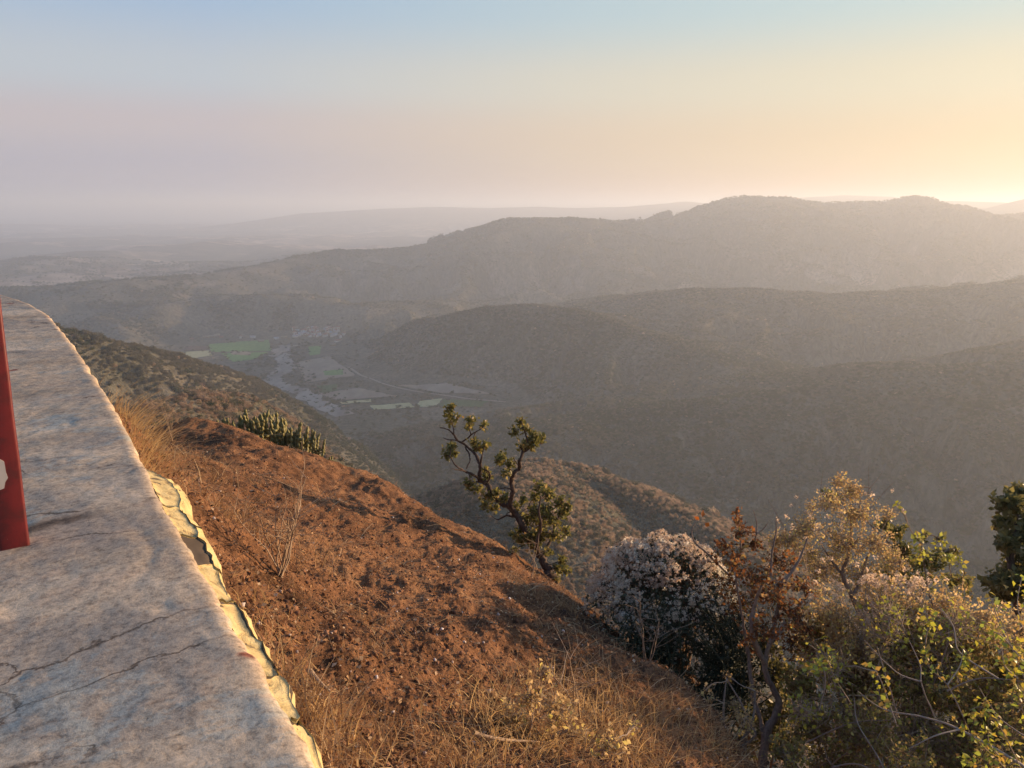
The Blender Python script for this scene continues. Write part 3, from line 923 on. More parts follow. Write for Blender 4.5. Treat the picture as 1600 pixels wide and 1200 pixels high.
az2 = np.radians(np.linspace(-40, 42, 560))
rad2 = np.exp(np.linspace(math.log(1.6), math.log(34.0), 600))
X2, Y2 = polar_grid(az2, rad2)
Z2 = slope_z(X2, Y2)
r2_ = np.hypot(X2, Y2)
low_ = terrain_z(X2[r2_ > 19], Y2[r2_ > 19]) - 2.0
k_ = sstep(20, 31, r2_[r2_ > 19])
Z2[r2_ > 19] = Z2[r2_ > 19] * (1 - k_) + np.minimum(Z2[r2_ > 19], low_) * k_
dirt = obj_np('dirt_slope', np.stack([X2.ravel(), Y2.ravel(), Z2.ravel()], 1), grid_faces(len(rad2), len(az2)), dirt_material(), smooth=True)
tag(dirt, 'burnt reddish brown dirt slope falling away from the parapet', None, None, 'structure')
print('slope vs land', float((Z2[-1] - terrain_z(X2[-1], Y2[-1])).min()), float((Z2[-1] - terrain_z(X2[-1], Y2[-1])).max()))

# ---------------------------------------------------------------- parapet with worn painted coping
def coping_material():
    m, n, l, b, out = nodes('worn_painted_plaster')
    g = n.new('ShaderNodeNewGeometry')
    pos = g.outputs['Position']
    turned = mapping(n, l, pos, (1, 1, 1), (0, 0, R(-32)))
    streak = mapping(n, l, turned, (1.0, 1.25, 1.0))       # worn bands run across the top
    a = tex(n, l, streak, 2.3, 8, 0.66, 0.5)
    base = ramp(n, [(0.28, (0.31, 0.235, 0.155)), (0.42, (0.43, 0.335, 0.225)), (0.55, (0.53, 0.42, 0.285)), (0.70, (0.62, 0.50, 0.35))])
    l.new(a.outputs[0], base.inputs[0])
    # grey cement showing through
    a2 = tex(n, l, streak, 1.5, 6, 0.6, 0.8)
    k2 = ramp(n, [(0.50, (0, 0, 0)), (0.53, (0.7, 0.7, 0.7)), (0.62, (1, 1, 1))]); l.new(a2.outputs[0], k2.inputs[0])
    c = mix(n, l, k2.outputs[0], base.outputs[0], (0.35, 0.29, 0.215))
    # left-over blue green paint
    t = tex(n, l, mapping(n, l, turned, (1.0, 1.5, 1), (0, 0, 0.2)), 2.1, 9, 0.74, 0.3)
    k3 = ramp(n, [(0.56, (0, 0, 0)), (0.585, (0.3, 0.3, 0.3)), (0.72, (0.6, 0.6, 0.6))]); l.new(t.outputs[0], k3.inputs[0])
    c = mix(n, l, k3.outputs[0], c, (0.28, 0.37, 0.355))
    t2 = tex(n, l, mapping(n, l, turned, (0.8, 2.0, 1), (0, 0, 0.1)), 3.7, 7, 0.7, 0.2)
    k5 = ramp(n, [(0.57, (0, 0, 0)), (0.595, (0.55, 0.55, 0.55))]); l.new(t2.outputs[0], k5.inputs[0])
    c = mix(n, l, k5.outputs[0], c, (0.46, 0.345, 0.235))
    # brick-red drips
    v = tex(n, l, turned, 4.6, 3, 0.5, 0.2)
    k4 = ramp(n, [(0.70, (0, 0, 0)), (0.725, (0.9, 0.9, 0.9))]); l.new(v.outputs[0], k4.inputs[0])
    c = mix(n, l, k4.outputs[0], c, (0.24, 0.075, 0.045))
    # dark grime flecks
    f = tex(n, l, mapping(n, l, turned, (1.0, 1.5, 1)), 19, 8, 0.78, 0.2)
    k6 = ramp(n, [(0.32, (0.55, 0.52, 0.51)), (0.44, (1, 1, 1))]); l.new(f.outputs[0], k6.inputs[0])
    c = mix(n, l, 1.0, c, k6.outputs[0], 'MULTIPLY')
    s = tex(n, l, turned, 75, 5, 0.8)
    k7 = ramp(n, [(0.33, (0.50, 0.48, 0.47)), (0.5, (0.98, 0.97, 0.96)), (0.68, (1.34, 1.3, 1.25))]); l.new(s.outputs[0], k7.inputs[0])
    c = mix(n, l, 1.0, c, k7.outputs[0], 'MULTIPLY')
    ve = n.new('ShaderNodeTexVoronoi'); ve.feature = 'DISTANCE_TO_EDGE'; ve.inputs['Scale'].default_value = 3.1
    wob = tex(n, l, turned, 5.0, 6, 0.65)
    va = n.new('ShaderNodeVectorMath'); va.operation = 'MULTIPLY_ADD'; l.new(wob.outputs['Color'], va.inputs[0]); va.inputs[1].default_value = (0.35, 0.22, 0.0)
    l.new(mapping(n, l, turned, (0.8, 1.4, 1)), va.inputs[2]); l.new(va.outputs[0], ve.inputs['Vector'])
    k8 = ramp(n, [(0.0, (0.30, 0.27, 0.26)), (0.010, (0.55, 0.52, 0.50)), (0.018, (1, 1, 1))]); l.new(ve.outputs['Distance'], k8.inputs[0])
    sel = ramp(n, [(0.48, (0, 0, 0)), (0.56, (1, 1, 1))]); l.new(a2.outputs[0], sel.inputs[0])
    ck = mix(n, l, sel.outputs[0], (1, 1, 1), k8.outputs[0])
    c = mix(n, l, 1.0, c, ck, 'MULTIPLY')
    l.new(c, b.inputs['Base Color'])
    b.inputs['Roughness'].default_value = 0.9
    b.inputs['Specular IOR Level'].default_value = 0.15
    p1 = bump(n, l, s.outputs[0], 0.35, 0.004, None)
    p2 = bump(n, l, f.outputs[0], 0.3, 0.007, None, p1)
    bump(n, l, a.outputs[0], 0.2, 0.012, b, p2)
    return m

def yellow_material():
    m, n, l, b, out = nodes('flaking_yellow_limewash')
    g = n.new('ShaderNodeNewGeometry')
    a = tex(n, l, g.outputs['Position'], 14, 7, 0.7, 0.6)
    r = ramp(n, [(0.30, (0.05, 0.045, 0.04)), (0.375, (0.14, 0.11, 0.07)), (0.41, (0.46, 0.34, 0.15)), (0.5, (0.60, 0.475, 0.215)), (0.7, (0.66, 0.54, 0.28))])
    l.new(a.outputs[0], r.inputs[0])
    hs = n.new('ShaderNodeHueSaturation')
    mr = n.new('ShaderNodeMapRange'); l.new(g.outputs['Random Per Island'], mr.inputs[0]); mr.inputs[3].default_value = 0.75; mr.inputs[4].default_value = 1.08
    l.new(mr.outputs[0], hs.inputs['Value']); l.new(r.outputs[0], hs.inputs['Color'])
    l.new(hs.outputs[0], b.inputs['Base Color'])
    s = tex(n, l, g.outputs['Position'], 60, 4, 0.7)
    p1 = bump(n, l, s.outputs[0], 0.4, 0.004, None)
    bump(n, l, a.outputs[0], 0.6, 0.02, b, p1)
    b.inputs['Roughness'].default_value = 0.95
    return m

M_cop, M_yel = coping_material(), yellow_material()
M_core = field_mat('rubble_core', (0.07, 0.055, 0.04), (0.14, 0.11, 0.08), 6.0)

wall = empty('parapet_wall', (float(EX[60, 0]), float(EX[60, 1]), -3.0))
tag(wall, 'long low parapet with worn grey painted top and flaking yellow edge', 'parapet')
WO = np.array(wall.location)
nr = len(EX)
# coping: a real slab with chipped, softly rounded outer lip
suf = np.arange(0, su[-1], 0.010)
EXf = np.stack([np.interp(suf, su, EX[:, c]) for c in (0, 1)], 1)
OUTf = np.stack([np.interp(suf, su, OUT[:, c]) for c in (0, 1)], 1)
nf = len(suf)
jit = 0.007 * fbm(suf / 0.16, suf * 0, 301, 4) + 0.004 * pn(suf / 0.03, suf * 0, 303) - 0.012 * np.clip(pn(suf / 0.22, suf * 0, 309) - 0.35, 0, 1)
NIN = 64
offs = np.concatenate([[0.000, 0.000, 0.004, 0.012, 0.024], np.linspace(0.034, WID - 0.02, NIN), [WID, WID]])
drop = np.concatenate([[-0.09, -0.022, -0.009, -0.003, 0.0], np.zeros(NIN), [-0.02, -0.12]])
rows = []
for o_, d_ in zip(offs, drop):
    q = EXf - OUTf * o_ + OUTf * (jit * (1 if o_ < 0.03 else 0))[:, None]
    qx, qy = q[:, 0], q[:, 1]
    chip = np.clip(ridged(qx / 0.30, qy / 0.42, 311, 2) - 1.18, 0, 0.3) * 0.02
    zt = WTOP + d_ + (0.0030 * fbm(qx / 0.35, qy / 0.35, 305, 3) + 0.0014 * fbm(qx / 0.05, qy / 0.05, 306, 2) - 0.3 * chip) * (1 if d_ > -0.05 else 0)
    rows.append(np.column_stack([q, zt]))
Vc = np.stack(rows, 1).reshape(-1, 3)
obj_np('coping', Vc, grid_faces(nf, len(offs))[:, ::-1], M_cop, wall, True, WO)
# body of the wall under the coping
rows = []
for o_, d_ in ((0.02, -0.085), (0.015, -0.5), (0.0, -3.4), (WID - 0.02, -3.4), (WID - 0.02, -0.1)):
    q = EX - OUT * o_
    rows.append(np.column_stack([q, np.full(nr, WTOP + d_)]))
obj_np('wall_body', np.stack(rows, 1).reshape(-1, 3), grid_faces(nr, 5)[:, ::-1], M_core, wall, True, WO)

# rough yellow render bulging under the lip: a dark bed with broken plates of old limewashed render on it
ew = np.interp(su, [s_at(500, 1190), s_at(400, 1020), s_at(300, 860), s_at(230, 730)], [0.42, 0.8, 1.15, 1.5])
wv = 0.55 + 0.45 * fbm(su / 0.5, su * 0, 351, 4)
fade = np.clip((s_at(210, 695) - su) / 0.35, 0, 1)
def ledge(s_, u, lift):
    """point on the bulging ledge: s_ along the wall, u from the lip outward and down"""
    s_ = np.asarray(s_, float); u = np.asarray(u, float)
    def at(a): return np.interp(s_, su, a)
    w = (0.024 + 0.050 * np.clip(at(wv), 0.15, 1.2)) * at(ew)
    rough = 0.007 * fbm(s_ / 0.11, u * 1.1 + s_ * 0.7, 355, 3) + 0.004 * pn(s_ / 0.03, u * 4, 357)
    o_ = -0.008 + w * np.minimum(1.15, u * 1.5) + rough * np.minimum(1, u * 4) - (1 - at(fade)) * 0.09
    z = WTOP - 0.018 - 0.030 * np.minimum(1, u * 1.5) - 0.30 * np.clip(u - 0.66, 0, 1) + 0.5 * rough + lift * 0.9
    return np.stack([at(EX[:, 0]) + at(OUT[:, 0]) * (o_ + lift * 0.5), at(EX[:, 1]) + at(OUT[:, 1]) * (o_ + lift * 0.5), z], -1)
S_, U_ = np.meshgrid(su, np.linspace(0, 1, 12), indexing='ij')
obj_np('render_bed', ledge(S_, U_, 0.0).reshape(-1, 3), grid_faces(nr, 12), M_core, wall, False, WO)
rngW = np.random.default_rng(8)
s_b = s_at(214, 700)
def plate(sa, sb, ua, ub, lift, seed):
    n_, m_ = max(3, int((sb - sa) / 0.018)), 4
    a = np.linspace(0, 1, n_ + 1); b = np.linspace(0, 1, m_ + 1)
    A, Bb = np.meshgrid(a, b, indexing='ij')
    r_ = np.random.default_rng(seed)
    jag = 0.020 * pn(a * (sb - sa) / 0.05 + seed, a * 0, 361); jag2 = 0.020 * pn(a * (sb - sa) / 0.05 + seed, a * 0 + 7, 362)
    u = (ua + jag[:, None] * 1.6) * (1 - Bb) + (ub + jag2[:, None] * 1.6) * Bb
    sj = 0.012 * pn(b * 3 + seed, b * 0, 363); sj2 = 0.012 * pn(b * 3 + seed, b * 0 + 5, 364)
    ss = (sa + sj[None, :]) * (1 - A) + (sb + sj2[None, :]) * A + (u - ua) * 0.05
    tilt = lift * (1 + 0.8 * r_.normal() * (Bb - 0.5) + 0.6 * r_.normal() * (A - 0.5))
    topv = ledge(ss, np.clip(u, 0, 1), np.clip(tilt, 0.002, 0.009))
    rim = [(i, 0) for i in range(n_ + 1)] + [(n_, j) for j in range(1, m_ + 1)] + [(i, m_) for i in range(n_ - 1, -1, -1)] + [(0, j) for j in range(m_ - 1, 0, -1)]
    low = ledge(ss, np.clip(u, 0, 1), -0.004)
    V = np.concatenate([topv.reshape(-1, 3), np.array([low[i, j] for i, j in rim])])
    q = grid_faces(n_ + 1, m_ + 1)
    k = len(rim); base = (n_ + 1) * (m_ + 1)
    ids = [i * (m_ + 1) + j for i, j in rim]
    side = np.array([(ids[i], base + i, base + (i + 1) % k, ids[(i + 1) % k]) for i in range(k)])
    obj_np('render_plate', V, np.concatenate([q, side]), M_yel, wall, False, WO)
seed = 0
for (ua, ub) in ((0.02, 0.56), (0.565, 1.0)):
    s_ = s_at(620, 1400)
    while s_ < s_b:
        L_ = 0.09 + 0.34 * rngW.random() ** 1.4
        seed += 1
        if rngW.random() > 0.10:
            plate(s_, s_ + L_, ua + 0.02 * rngW.normal(), ub + 0.03 * rngW.normal(), 0.002 + 0.003 * rngW.random(), seed)
        s_ += L_ + 0.004 + (0.03 * rngW.random() if rngW.random() < 0.3 else 0.002)

# the hidden floor of the lookout behind the wall
fl = []
for o_ in (WID - 0.1, 4.5):
    q = EX - OUT * o_
    fl.append(np.column_stack([q, np.full(nr, -1.62)]))
tag(obj_np('terrace_floor', np.stack(fl, 1).reshape(-1, 3), grid_faces(nr, 2)[:, ::-1], field_mat('terrace_cement', (0.26, 0.23, 0.20), (0.34, 0.30, 0.27), 2.0)), 'cement floor of the lookout behind the parapet', None, None, 'structure')

# ---------------------------------------------------------------- red railing post on the coping
def red_material():
    m, n, l, b, out = nodes('old_red_enamel')
    g = n.new('ShaderNodeNewGeometry')
    a = tex(n, l, g.outputs['Position'], 26, 6, 0.65, 0.4)
    r = ramp(n, [(0.25, (0.045, 0.013, 0.011)), (0.45, (0.095, 0.009, 0.010)), (0.6, (0.13, 0.010, 0.011))])
    l.new(a.outputs[0], r.inputs[0])
    s = tex(n, l, g.outputs['Position'], 120, 2, 0.5)
    k = ramp(n, [(0.77, (0, 0, 0)), (0.80, (0.7, 0.7, 0.7))]); l.new(s.outputs[0], k.inputs[0])
    c = mix(n, l, k.outputs[0], r.outputs[0], (0.45, 0.40, 0.36))
    l.new(c, b.inputs['Base Color'])
    b.inputs['Roughness'].default_value = 0.42; b.inputs['Specular IOR Level'].default_value = 0.45
    bump(n, l, a.outputs[0], 0.15, 0.003, b)
    return m
M_red = red_material()
pb = PZ(22, 846, WTOP + 0.004)
PW = 0.055
post = empty('railing_post', tuple(pb))
post.rotation_euler = (0, R(1.2), math.atan2(-pb[0], pb[1]))
tag(post, 'chipped red steel railing post standing on the parapet top', 'railing post')
bm_r = 0.006
prof = []
h = PW / 2
for cx, cy, a0 in ((h - bm_r, h - bm_r, 0), (-h + bm_r, h - bm_r, 90), (-h + bm_r, -h + bm_r, 180), (h - bm_r, -h + bm_r, 270)):
    for k in range(4):
        a_ = R(a0 + 30 * k); prof.append((cx + bm_r * math.cos(a_), cy + bm_r * math.sin(a_)))
k_ = len(prof)
zs = np.concatenate([[-0.012], np.linspace(0.004, 1.05, 30)])
V = [(x + 0.0008 * pn(np.array([z * 9]), np.array([x * 40]), 4)[0], y, z) for z in zs for x, y in prof]
Fp = [(r_ * k_ + i, r_ * k_ + (i + 1) % k_, (r_ + 1) * k_ + (i + 1) % k_, (r_ + 1) * k_ + i) for r_ in range(len(zs) - 1) for i in range(k_)]
obj_np('post_tube', V, np.array(Fp), M_red, post, False)
# bare patch where the paint has come off, and the mortar bed at the foot
M_bare = field_mat('bare_filler', (0.36, 0.33, 0.30), (0.46, 0.42, 0.38), 40)
r_ = np.random.default_rng(3)
an = np.linspace(0, 2 * math.pi, 18, endpoint=False)
pr = 0.021 * (0.85 + 0.3 * r_.random(18))
cxp, czp = -h + 0.010, 0.163
pv = [(max(-h + 0.0015, min(h - 0.008, cxp + math.cos(a_) * q)), -h - 0.0016, czp + 1.6 * math.sin(a_) * q) for a_, q in zip(an, pr)]
pv2 = [(x, -h + 0.001, z) for x, y, z in pv]
me = bpy.data.meshes.new('bare_patch')
me.from_pydata(pv + pv2, [], [tuple(range(18))] + [(i, i + 18, (i + 1) % 18 + 18, (i + 1) % 18) for i in range(18)])
me.materials.append(M_bare)
link(bpy.data.objects.new('bare_patch', me), post)
# ---------------------------------------------------------------- plants close by
def curve(rng, a, b, n=6, wob=0.08, sag=0.0):
    a, b = np.asarray(a, float), np.asarray(b, float)
    L = np.linalg.norm(b - a)
    u = np.linspace(0, 1, n)[:, None]
    off = np.cumsum(rng.normal(size=(n, 3)), axis=0); off -= off[0] + (off[-1] - off[0]) * u
    p = a + (b - a) * u + off * wob * L / math.sqrt(n)
    p[:, 2] += sag * L * 4 * (u * (1 - u))[:, 0]
    return p

def spline(p, m=5):
    p = np.asarray(p, float)
    t = np.linspace(0, len(p) - 1, (len(p) - 1) * m + 1)
    i = np.clip(t.astype(int), 0, len(p) - 2); f = (t - i)[:, None]
    p0, p1, p2, p3 = p[np.clip(i - 1, 0, None)], p[i], p[i + 1], p[np.clip(i + 2, None, len(p) - 1)]
    return 0.5 * ((2 * p1) + (-p0 + p2) * f + (2 * p0 - 5 * p1 + 4 * p2 - p3) * f ** 2 + (-p0 + 3 * p1 - 3 * p2 + p3) * f ** 3)

class Plant:
    """collects limbs, twigs and leaves of one plant; blobs are (px, py, t, radius in photograph pixels)"""
    def __init__(s, seed):
        s.rng = np.random.default_rng(seed); s.limb = Tubes(); s.twig = Tubes(); s.L = []; s.nodes = []
    def limb_px(s, pts, t, r0, r1, depth=0.0, sides=7, m=5):
        """limb traced through (px, py[, dt]) at depth t"""
        q = [P(p[0], p[1], t + (p[2] if len(p) > 2 else 0)) for p in pts]
        s.limb3(q, r0, r1, sides, m)
    def limb3(s, q, r0, r1, sides=7, m=5):
        q = spline(q, m)
        rr = np.linspace(r0, r1, len(q)) * (1 + 0.10 * s.rng.normal(size=len(q)))
        q = q + s.rng.normal(size=q.shape) * (rr[:, None] * 0.18)
        s.limb.add(q, rr, sides)
        s.nodes.append(q[len(q) // 3:])
    def near_node(s, c):
        N = np.concatenate(s.nodes)
        d = np.linalg.norm(N - c, axis=1) + s.rng.random(len(N)) * 0.05
        return N[np.argmin(d)]
    def blob(s, px, py, t, rpx, twigs, leaves, leaf, squash=0.9, connect=True, r_tw=0.004, up=0.0, depth=1.0, spread=0.012):
        rng = s.rng
        c = P(px, py, t); r = rpx * t / F
        root = s.near_node(c) if connect and s.nodes else c - np.array((0, 0, r))
        if connect and np.linalg.norm(root - c) > r * 0.6:
            cc = curve(rng, root, c, 6, 0.10)
            s.twig.add(cc, np.linspace(r_tw * 2.0, r_tw * 1.2, 6), 4)
            start = cc[3:]
        else:
            start = np.array([root, c])
        for k in range(twigs):
            d = rng.normal(size=3); d /= np.linalg.norm(d)
            d = d * np.array((1, depth, squash)) + np.array((0, 0, up))
            e = c + d * r * (0.35 + 0.75 * rng.random() ** 0.6)
            a = start[int(rng.integers(len(start)))] if rng.random() < 0.5 else c + rng.normal(size=3) * r * 0.25
            q = curve(rng, a, e, 5, 0.14)
            s.twig.add(q, np.linspace(r_tw, r_tw * 0.35, 5), 3)
            nl = max(1, int(leaves / twigs + rng.random()))
            u = 1 - 0.75 * rng.random(nl) ** 1.3
            f = u * 4; i = np.clip(f.astype(int), 0, 3); w = (f - i)[:, None]
            pos = q[i] * (1 - w) + q[i + 1] * w + rng.normal(size=(nl, 3)) * spread
            s.L.append((pos, leaf * (0.55 + 0.8 * rng.random(nl))))
    def leaves_build(s, name, mat, parent, origin, tv=LEAF2_V, tf=LEAF2_F, tilt=None):
        pos = np.concatenate([a for a, b in s.L]); sc = np.concatenate([b for a, b in s.L])
        V, Fc = stamp(tv, tf, pos, rand_rot(s.rng, len(pos), tilt), sc)
        o = obj_np(name, V, Fc, mat, parent, False, origin)
        o['kind'] = 'stuff'
        s.L = []
        return o

def bark_mat(name, c1, c2, sc=30):
    m, n, l, b, out = nodes(name)
    g = n.new('ShaderNodeNewGeometry')
    a = tex(n, l, mapping(n, l, g.outputs['Position'], (1, 1, 0.4)), sc, 5, 0.65)
    r = ramp(n, [(0.32, c1), (0.68, c2)])
    l.new(a.outputs[0], r.inputs[0]); l.new(r.outputs[0], b.inputs['Base Color'])
    b.inputs['Roughness'].default_value = 0.95
    bump(n, l, a.outputs[0], 0.7, 0.012, b)
    return m

M_bark_dark = bark_mat('dark_fissured_bark', (0.045, 0.032, 0.025), (0.12, 0.085, 0.062))
M_bark_grey = bark_mat('grey_brown_bark', (0.14, 0.105, 0.078), (0.30, 0.225, 0.165), 40)
M_twig_pale = island_mat('pale_dry_twigs', [(0, (0.24, 0.17, 0.11)), (0.5, (0.33, 0.24, 0.16)), (1, (0.42, 0.33, 0.24))], 0.8)
M_twig_brown = island_mat('brown_twigs', [(0, (0.10, 0.062, 0.04)), (1, (0.23, 0.145, 0.09))], 0.85)
M_leaf_olive = island_mat('olive_leaves', [(0, (0.11, 0.115, 0.035)), (0.4, (0.18, 0.175, 0.05)), (0.75, (0.26, 0.235, 0.07)), (0.93, (0.36, 0.28, 0.09)), (1, (0.40, 0.25, 0.10))], 0.45, 0.55, False, 0.4)
M_leaf_russet = island_mat('russet_dead_leaves', [(0, (0.10, 0.042, 0.020)), (0.4, (0.22, 0.09, 0.035)), (0.7, (0.34, 0.15, 0.05)), (0.86, (0.18, 0.15, 0.05)), (1, (0.48, 0.30, 0.13))], 0.6, 0.55, False, 0.2)
M_seed = island_mat('tan_seed_heads', [(0, (0.36, 0.23, 0.11)), (0.4, (0.54, 0.38, 0.18)), (0.75, (0.66, 0.50, 0.26)), (1, (0.62, 0.54, 0.14))], 0.9, 0.6, False, 0.0)
M_puff = island_mat('white_fluff', [(0, (0.70, 0.62, 0.48)), (0.5, (0.83, 0.77, 0.63)), (1, (0.90, 0.86, 0.74))], 0.95, 0.6, False, 0.0)
M_puff_tan = island_mat('pinkish_fluff', [(0, (0.56, 0.41, 0.29)), (0.5, (0.68, 0.53, 0.39)), (1, (0.78, 0.66, 0.52))], 0.95, 0.6, False, 0.0)
M_mix = island_mat('mixed_thicket_leaves', [(0, (0.16, 0.105, 0.05)), (0.25, (0.29, 0.20, 0.085)), (0.5, (0.22, 0.21, 0.065)), (0.75, (0.36, 0.33, 0.10)), (0.9, (0.50, 0.37, 0.16)), (1, (0.60, 0.56, 0.11))], 0.6, 0.55, False, 0.2)
M_yellow = island_mat('yellow_green_leaves', [(0, (0.30, 0.29, 0.04)), (0.5, (0.46, 0.44, 0.06)), (0.8, (0.40, 0.42, 0.08)), (1, (0.55, 0.40, 0.07))], 0.5, 0.5, False, 0.3)
M_dkgreen = island_mat('dark_green_leaves', [(0, (0.10, 0.10, 0.032)), (0.6, (0.18, 0.165, 0.052)), (1, (0.30, 0.25, 0.09))], 0.4, 0.5, False, 0.45)
M_spike = island_mat('dark_green_stems', [(0, (0.022, 0.030, 0.014)), (0.6, (0.042, 0.055, 0.026)), (1, (0.075, 0.085, 0.042))], 0.6, 0.0, False, 0.3)

def ground_below(p):
    x, y = np.array([p[0]]), np.array([p[1]])
    r_ = math.hypot(p[0], p[1]); k_ = float(sstep(20, 31, r_)); ter = float(terrain_z(x, y)[0]); z = float(slope_z(x, y, False)[0])
    if r_ > 19: z = z * (1 - k_) + min(z, ter - 2) * k_
    return np.array((p[0], p[1], max(z, ter) - 0.05))

def slope_hit(px, py, d0=1.8, d1=32.0):
    v = P(px, py, 1.0)
    ts = np.linspace(d0, d1, 1500)
    zz = slope_z(v[0] * ts, v[1] * ts, False)
    k = np.nonzero(v[2] * ts < zz)[0]
    k = k[0] if len(k) else len(ts) - 1
    return v * ts[k], ts[k]

# ---- the gnarled tree at the edge of the slope
pl = Plant(101)
t0 = 11.3
TR = 0.62
pl.limb_px([(872, 925), (862, 903), (850, 880), (838, 858), (820, 826), (806, 802)], t0, 0.105 * TR, 0.075 * TR, sides=9)
pl.limb_px([(806, 803), (793, 790, 0.1), (780, 783, 0.2), (768, 768, 0.2), (757, 752, 0.3), (748, 748, 0.3)], t0, 0.075 * TR, 0.055 * TR, sides=8)
pl.limb_px([(748, 748, 0.3), (751, 732, 0.2), (748, 720, 0.2), (741, 708, 0.3), (728, 696, 0.4), (715, 688, 0.4), (708, 678, 0.4), (700, 671, 0.5), (687, 668, 0.5)], t0, 0.05 * TR, 0.012 * TR)
pl.limb_px([(714, 688, 0.4), (702, 687, 0.5), (692, 684, 0.6)], t0, 0.022 * TR, 0.007 * TR)
pl.limb_px([(709, 680, 0.4), (708, 668, 0.3), (703, 650, 0.3), (702, 632, 0.3)], t0, 0.018 * TR, 0.006 * TR)
pl.limb_px([(720, 692, 0.4), (730, 685, 0.4), (738, 678, 0.3), (750, 671, 0.2), (757, 665, 0.2)], t0, 0.024 * TR, 0.007 * TR)
pl.limb_px([(736, 680, 0.3), (733, 668, 0.3), (735, 658, 0.3)], t0, 0.016 * TR, 0.006 * TR)
pl.limb_px([(727, 698, 0.4), (733, 710, 0.3), (734, 720, 0.2), (728, 733, 0.2)], t0, 0.022 * TR, 0.014 * TR)
pl.limb_px([(750, 748, 0.3), (738, 741, 0.1), (724, 735, 0.0), (712, 727, -0.1), (703, 713, -0.1)], t0, 0.038 * TR, 0.010 * TR)
pl.limb_px([(728, 737, 0.0), (716, 734, -0.1), (706, 732, -0.2)], t0, 0.02 * TR, 0.006 * TR)
pl.limb_px([(757, 753, 0.3), (742, 753, 0.4), (728, 754, 0.5)], t0, 0.034 * TR, 0.012 * TR)
pl.limb_px([(757, 754, 0.3), (765, 748, 0.1), (764, 738, 0.0), (757, 733, 0.0)], t0, 0.036 * TR, 0.014 * TR)
pl.limb_px([(750, 728, 0.2), (753, 712, 0.1), (756, 700, 0.1)], t0, 0.026 * TR, 0.008 * TR)
pl.limb_px([(806, 803), (797, 786, -0.1), (802, 768, -0.2), (799, 750, -0.2), (803, 739, -0.3), (812, 731, -0.3), (812, 720, -0.4), (817, 706, -0.4), (813, 698, -0.4)], t0, 0.065 * TR, 0.03 * TR)
pl.limb_px([(816, 708, -0.4), (828, 700, -0.4), (836, 690, -0.5), (847, 684, -0.5)], t0, 0.028 * TR, 0.008 * TR)
pl.limb_px([(820, 704, -0.4), (824, 690, -0.5), (820, 675, -0.5), (815, 660, -0.5)], t0, 0.026 * TR, 0.007 * TR)
pl.limb_px([(802, 741, -0.3), (794, 730, -0.2), (787, 718, -0.2)], t0, 0.030 * TR, 0.010 * TR)
pl.limb_px([(812, 730, -0.3), (806, 722, -0.3), (802, 715, -0.3)], t0, 0.020 * TR, 0.008 * TR)
pl.limb_px([(800, 766, -0.2), (790, 762, 0.0), (778, 766, 0.1)], t0, 0.022 * TR, 0.008 * TR)
pl.limb_px([(845, 870), (838, 850, -0.2), (845, 825, -0.3), (842, 800, -0.4), (845, 775, -0.4)], t0, 0.055 * TR, 0.014 * TR)
pl.limb_px([(848, 876), (858, 850, 0.2), (868, 820, 0.3), (876, 800, 0.3), (884, 790, 0.3)], t0, 0.045 * TR, 0.010 * TR)
pl.limb_px([(870, 815, 0.3), (880, 800, 0.4), (876, 788, 0.4), (873, 776, 0.4)], t0, 0.02 * TR, 0.007 * TR)
pl.limb_px([(805, 808), (790, 806, 0.2), (778, 812, 0.3), (768, 806, 0.4)], t0, 0.026 * TR, 0.010 * TR)
pl.limb_px([(862, 905), (872, 892, 0.2), (880, 880, 0.3)], t0, 0.03 * TR, 0.010 * TR)
for (px, py, r) in [(703, 636, 10), (702, 650, 10), (707, 660, 8), (716, 650, 4), (735, 657, 10), (733, 666, 7), (756, 665, 8), (703, 698, 11), (697, 710, 10), (711, 706, 9), (748, 698, 12),
                    (758, 695, 9), (740, 690, 8), (815, 660, 10), (823, 671, 10), (805, 671, 10), (833, 681, 10), (846, 685, 9), (838, 691, 9), (827, 695, 13), (815, 698, 9), (786, 714, 13), (796, 725, 11), (779, 721, 9),
                    (791, 740, 8), (761, 744, 9), (757, 734, 7), (734, 757, 11), (746, 763, 10), (762, 776, 11), (757, 789, 10), (775, 768, 10), (786, 779, 10), (770, 795, 8), (843, 760, 13), (853, 771, 13), (835, 776, 11),
                    (861, 775, 12), (876, 785, 12), (888, 790, 11), (880, 801, 10), (840, 796, 17), (855, 801, 17), (825, 811, 15), (846, 816, 17), (866, 816, 14), (885, 830, 10), (870, 836, 12), (850, 836, 15), (830, 838, 15),
                    (815, 826, 13), (812, 846, 11), (835, 851, 11), (808, 790, 9), (816, 781, 8), (880, 878, 11), (872, 890, 9), (886, 893, 9), (868, 906, 9), (804, 858, 7), (802, 836, 8), (856, 862, 9)]:
    dt = float(pl.rng.normal() * 0.12) + (-0.35 if px > 765 and py < 760 else 0.25 if px < 765 and py < 760 else 0.0)
    pl.blob(px, py, t0 + dt, r * 0.9, max(5, int(r * 0.9)), int(2.3 * r ** 1.55), 0.058, r_tw=0.004, spread=0.02)
gb = P(868, 912, t0)
tree = empty('gnarled_tree', tuple(gb))
tag(tree, 'gnarled crooked little tree with sparse olive leaf tufts at the slope edge', 'tree')
gg = ground_below(gb)
if gb[2] - gg[2] > 0.05: pl.limb3([gg, gb * 0.5 + gg * 0.5, P(872, 925, t0)], 0.10, 0.07, 8)
pl.limb.build('trunk', M_bark_dark, tree, gb)
pl.twig.build('twigs', M_bark_dark, tree, gb)
pl.leaves_build('foliage', M_leaf_olive, tree, gb, LEAF_V, LEAF_F)

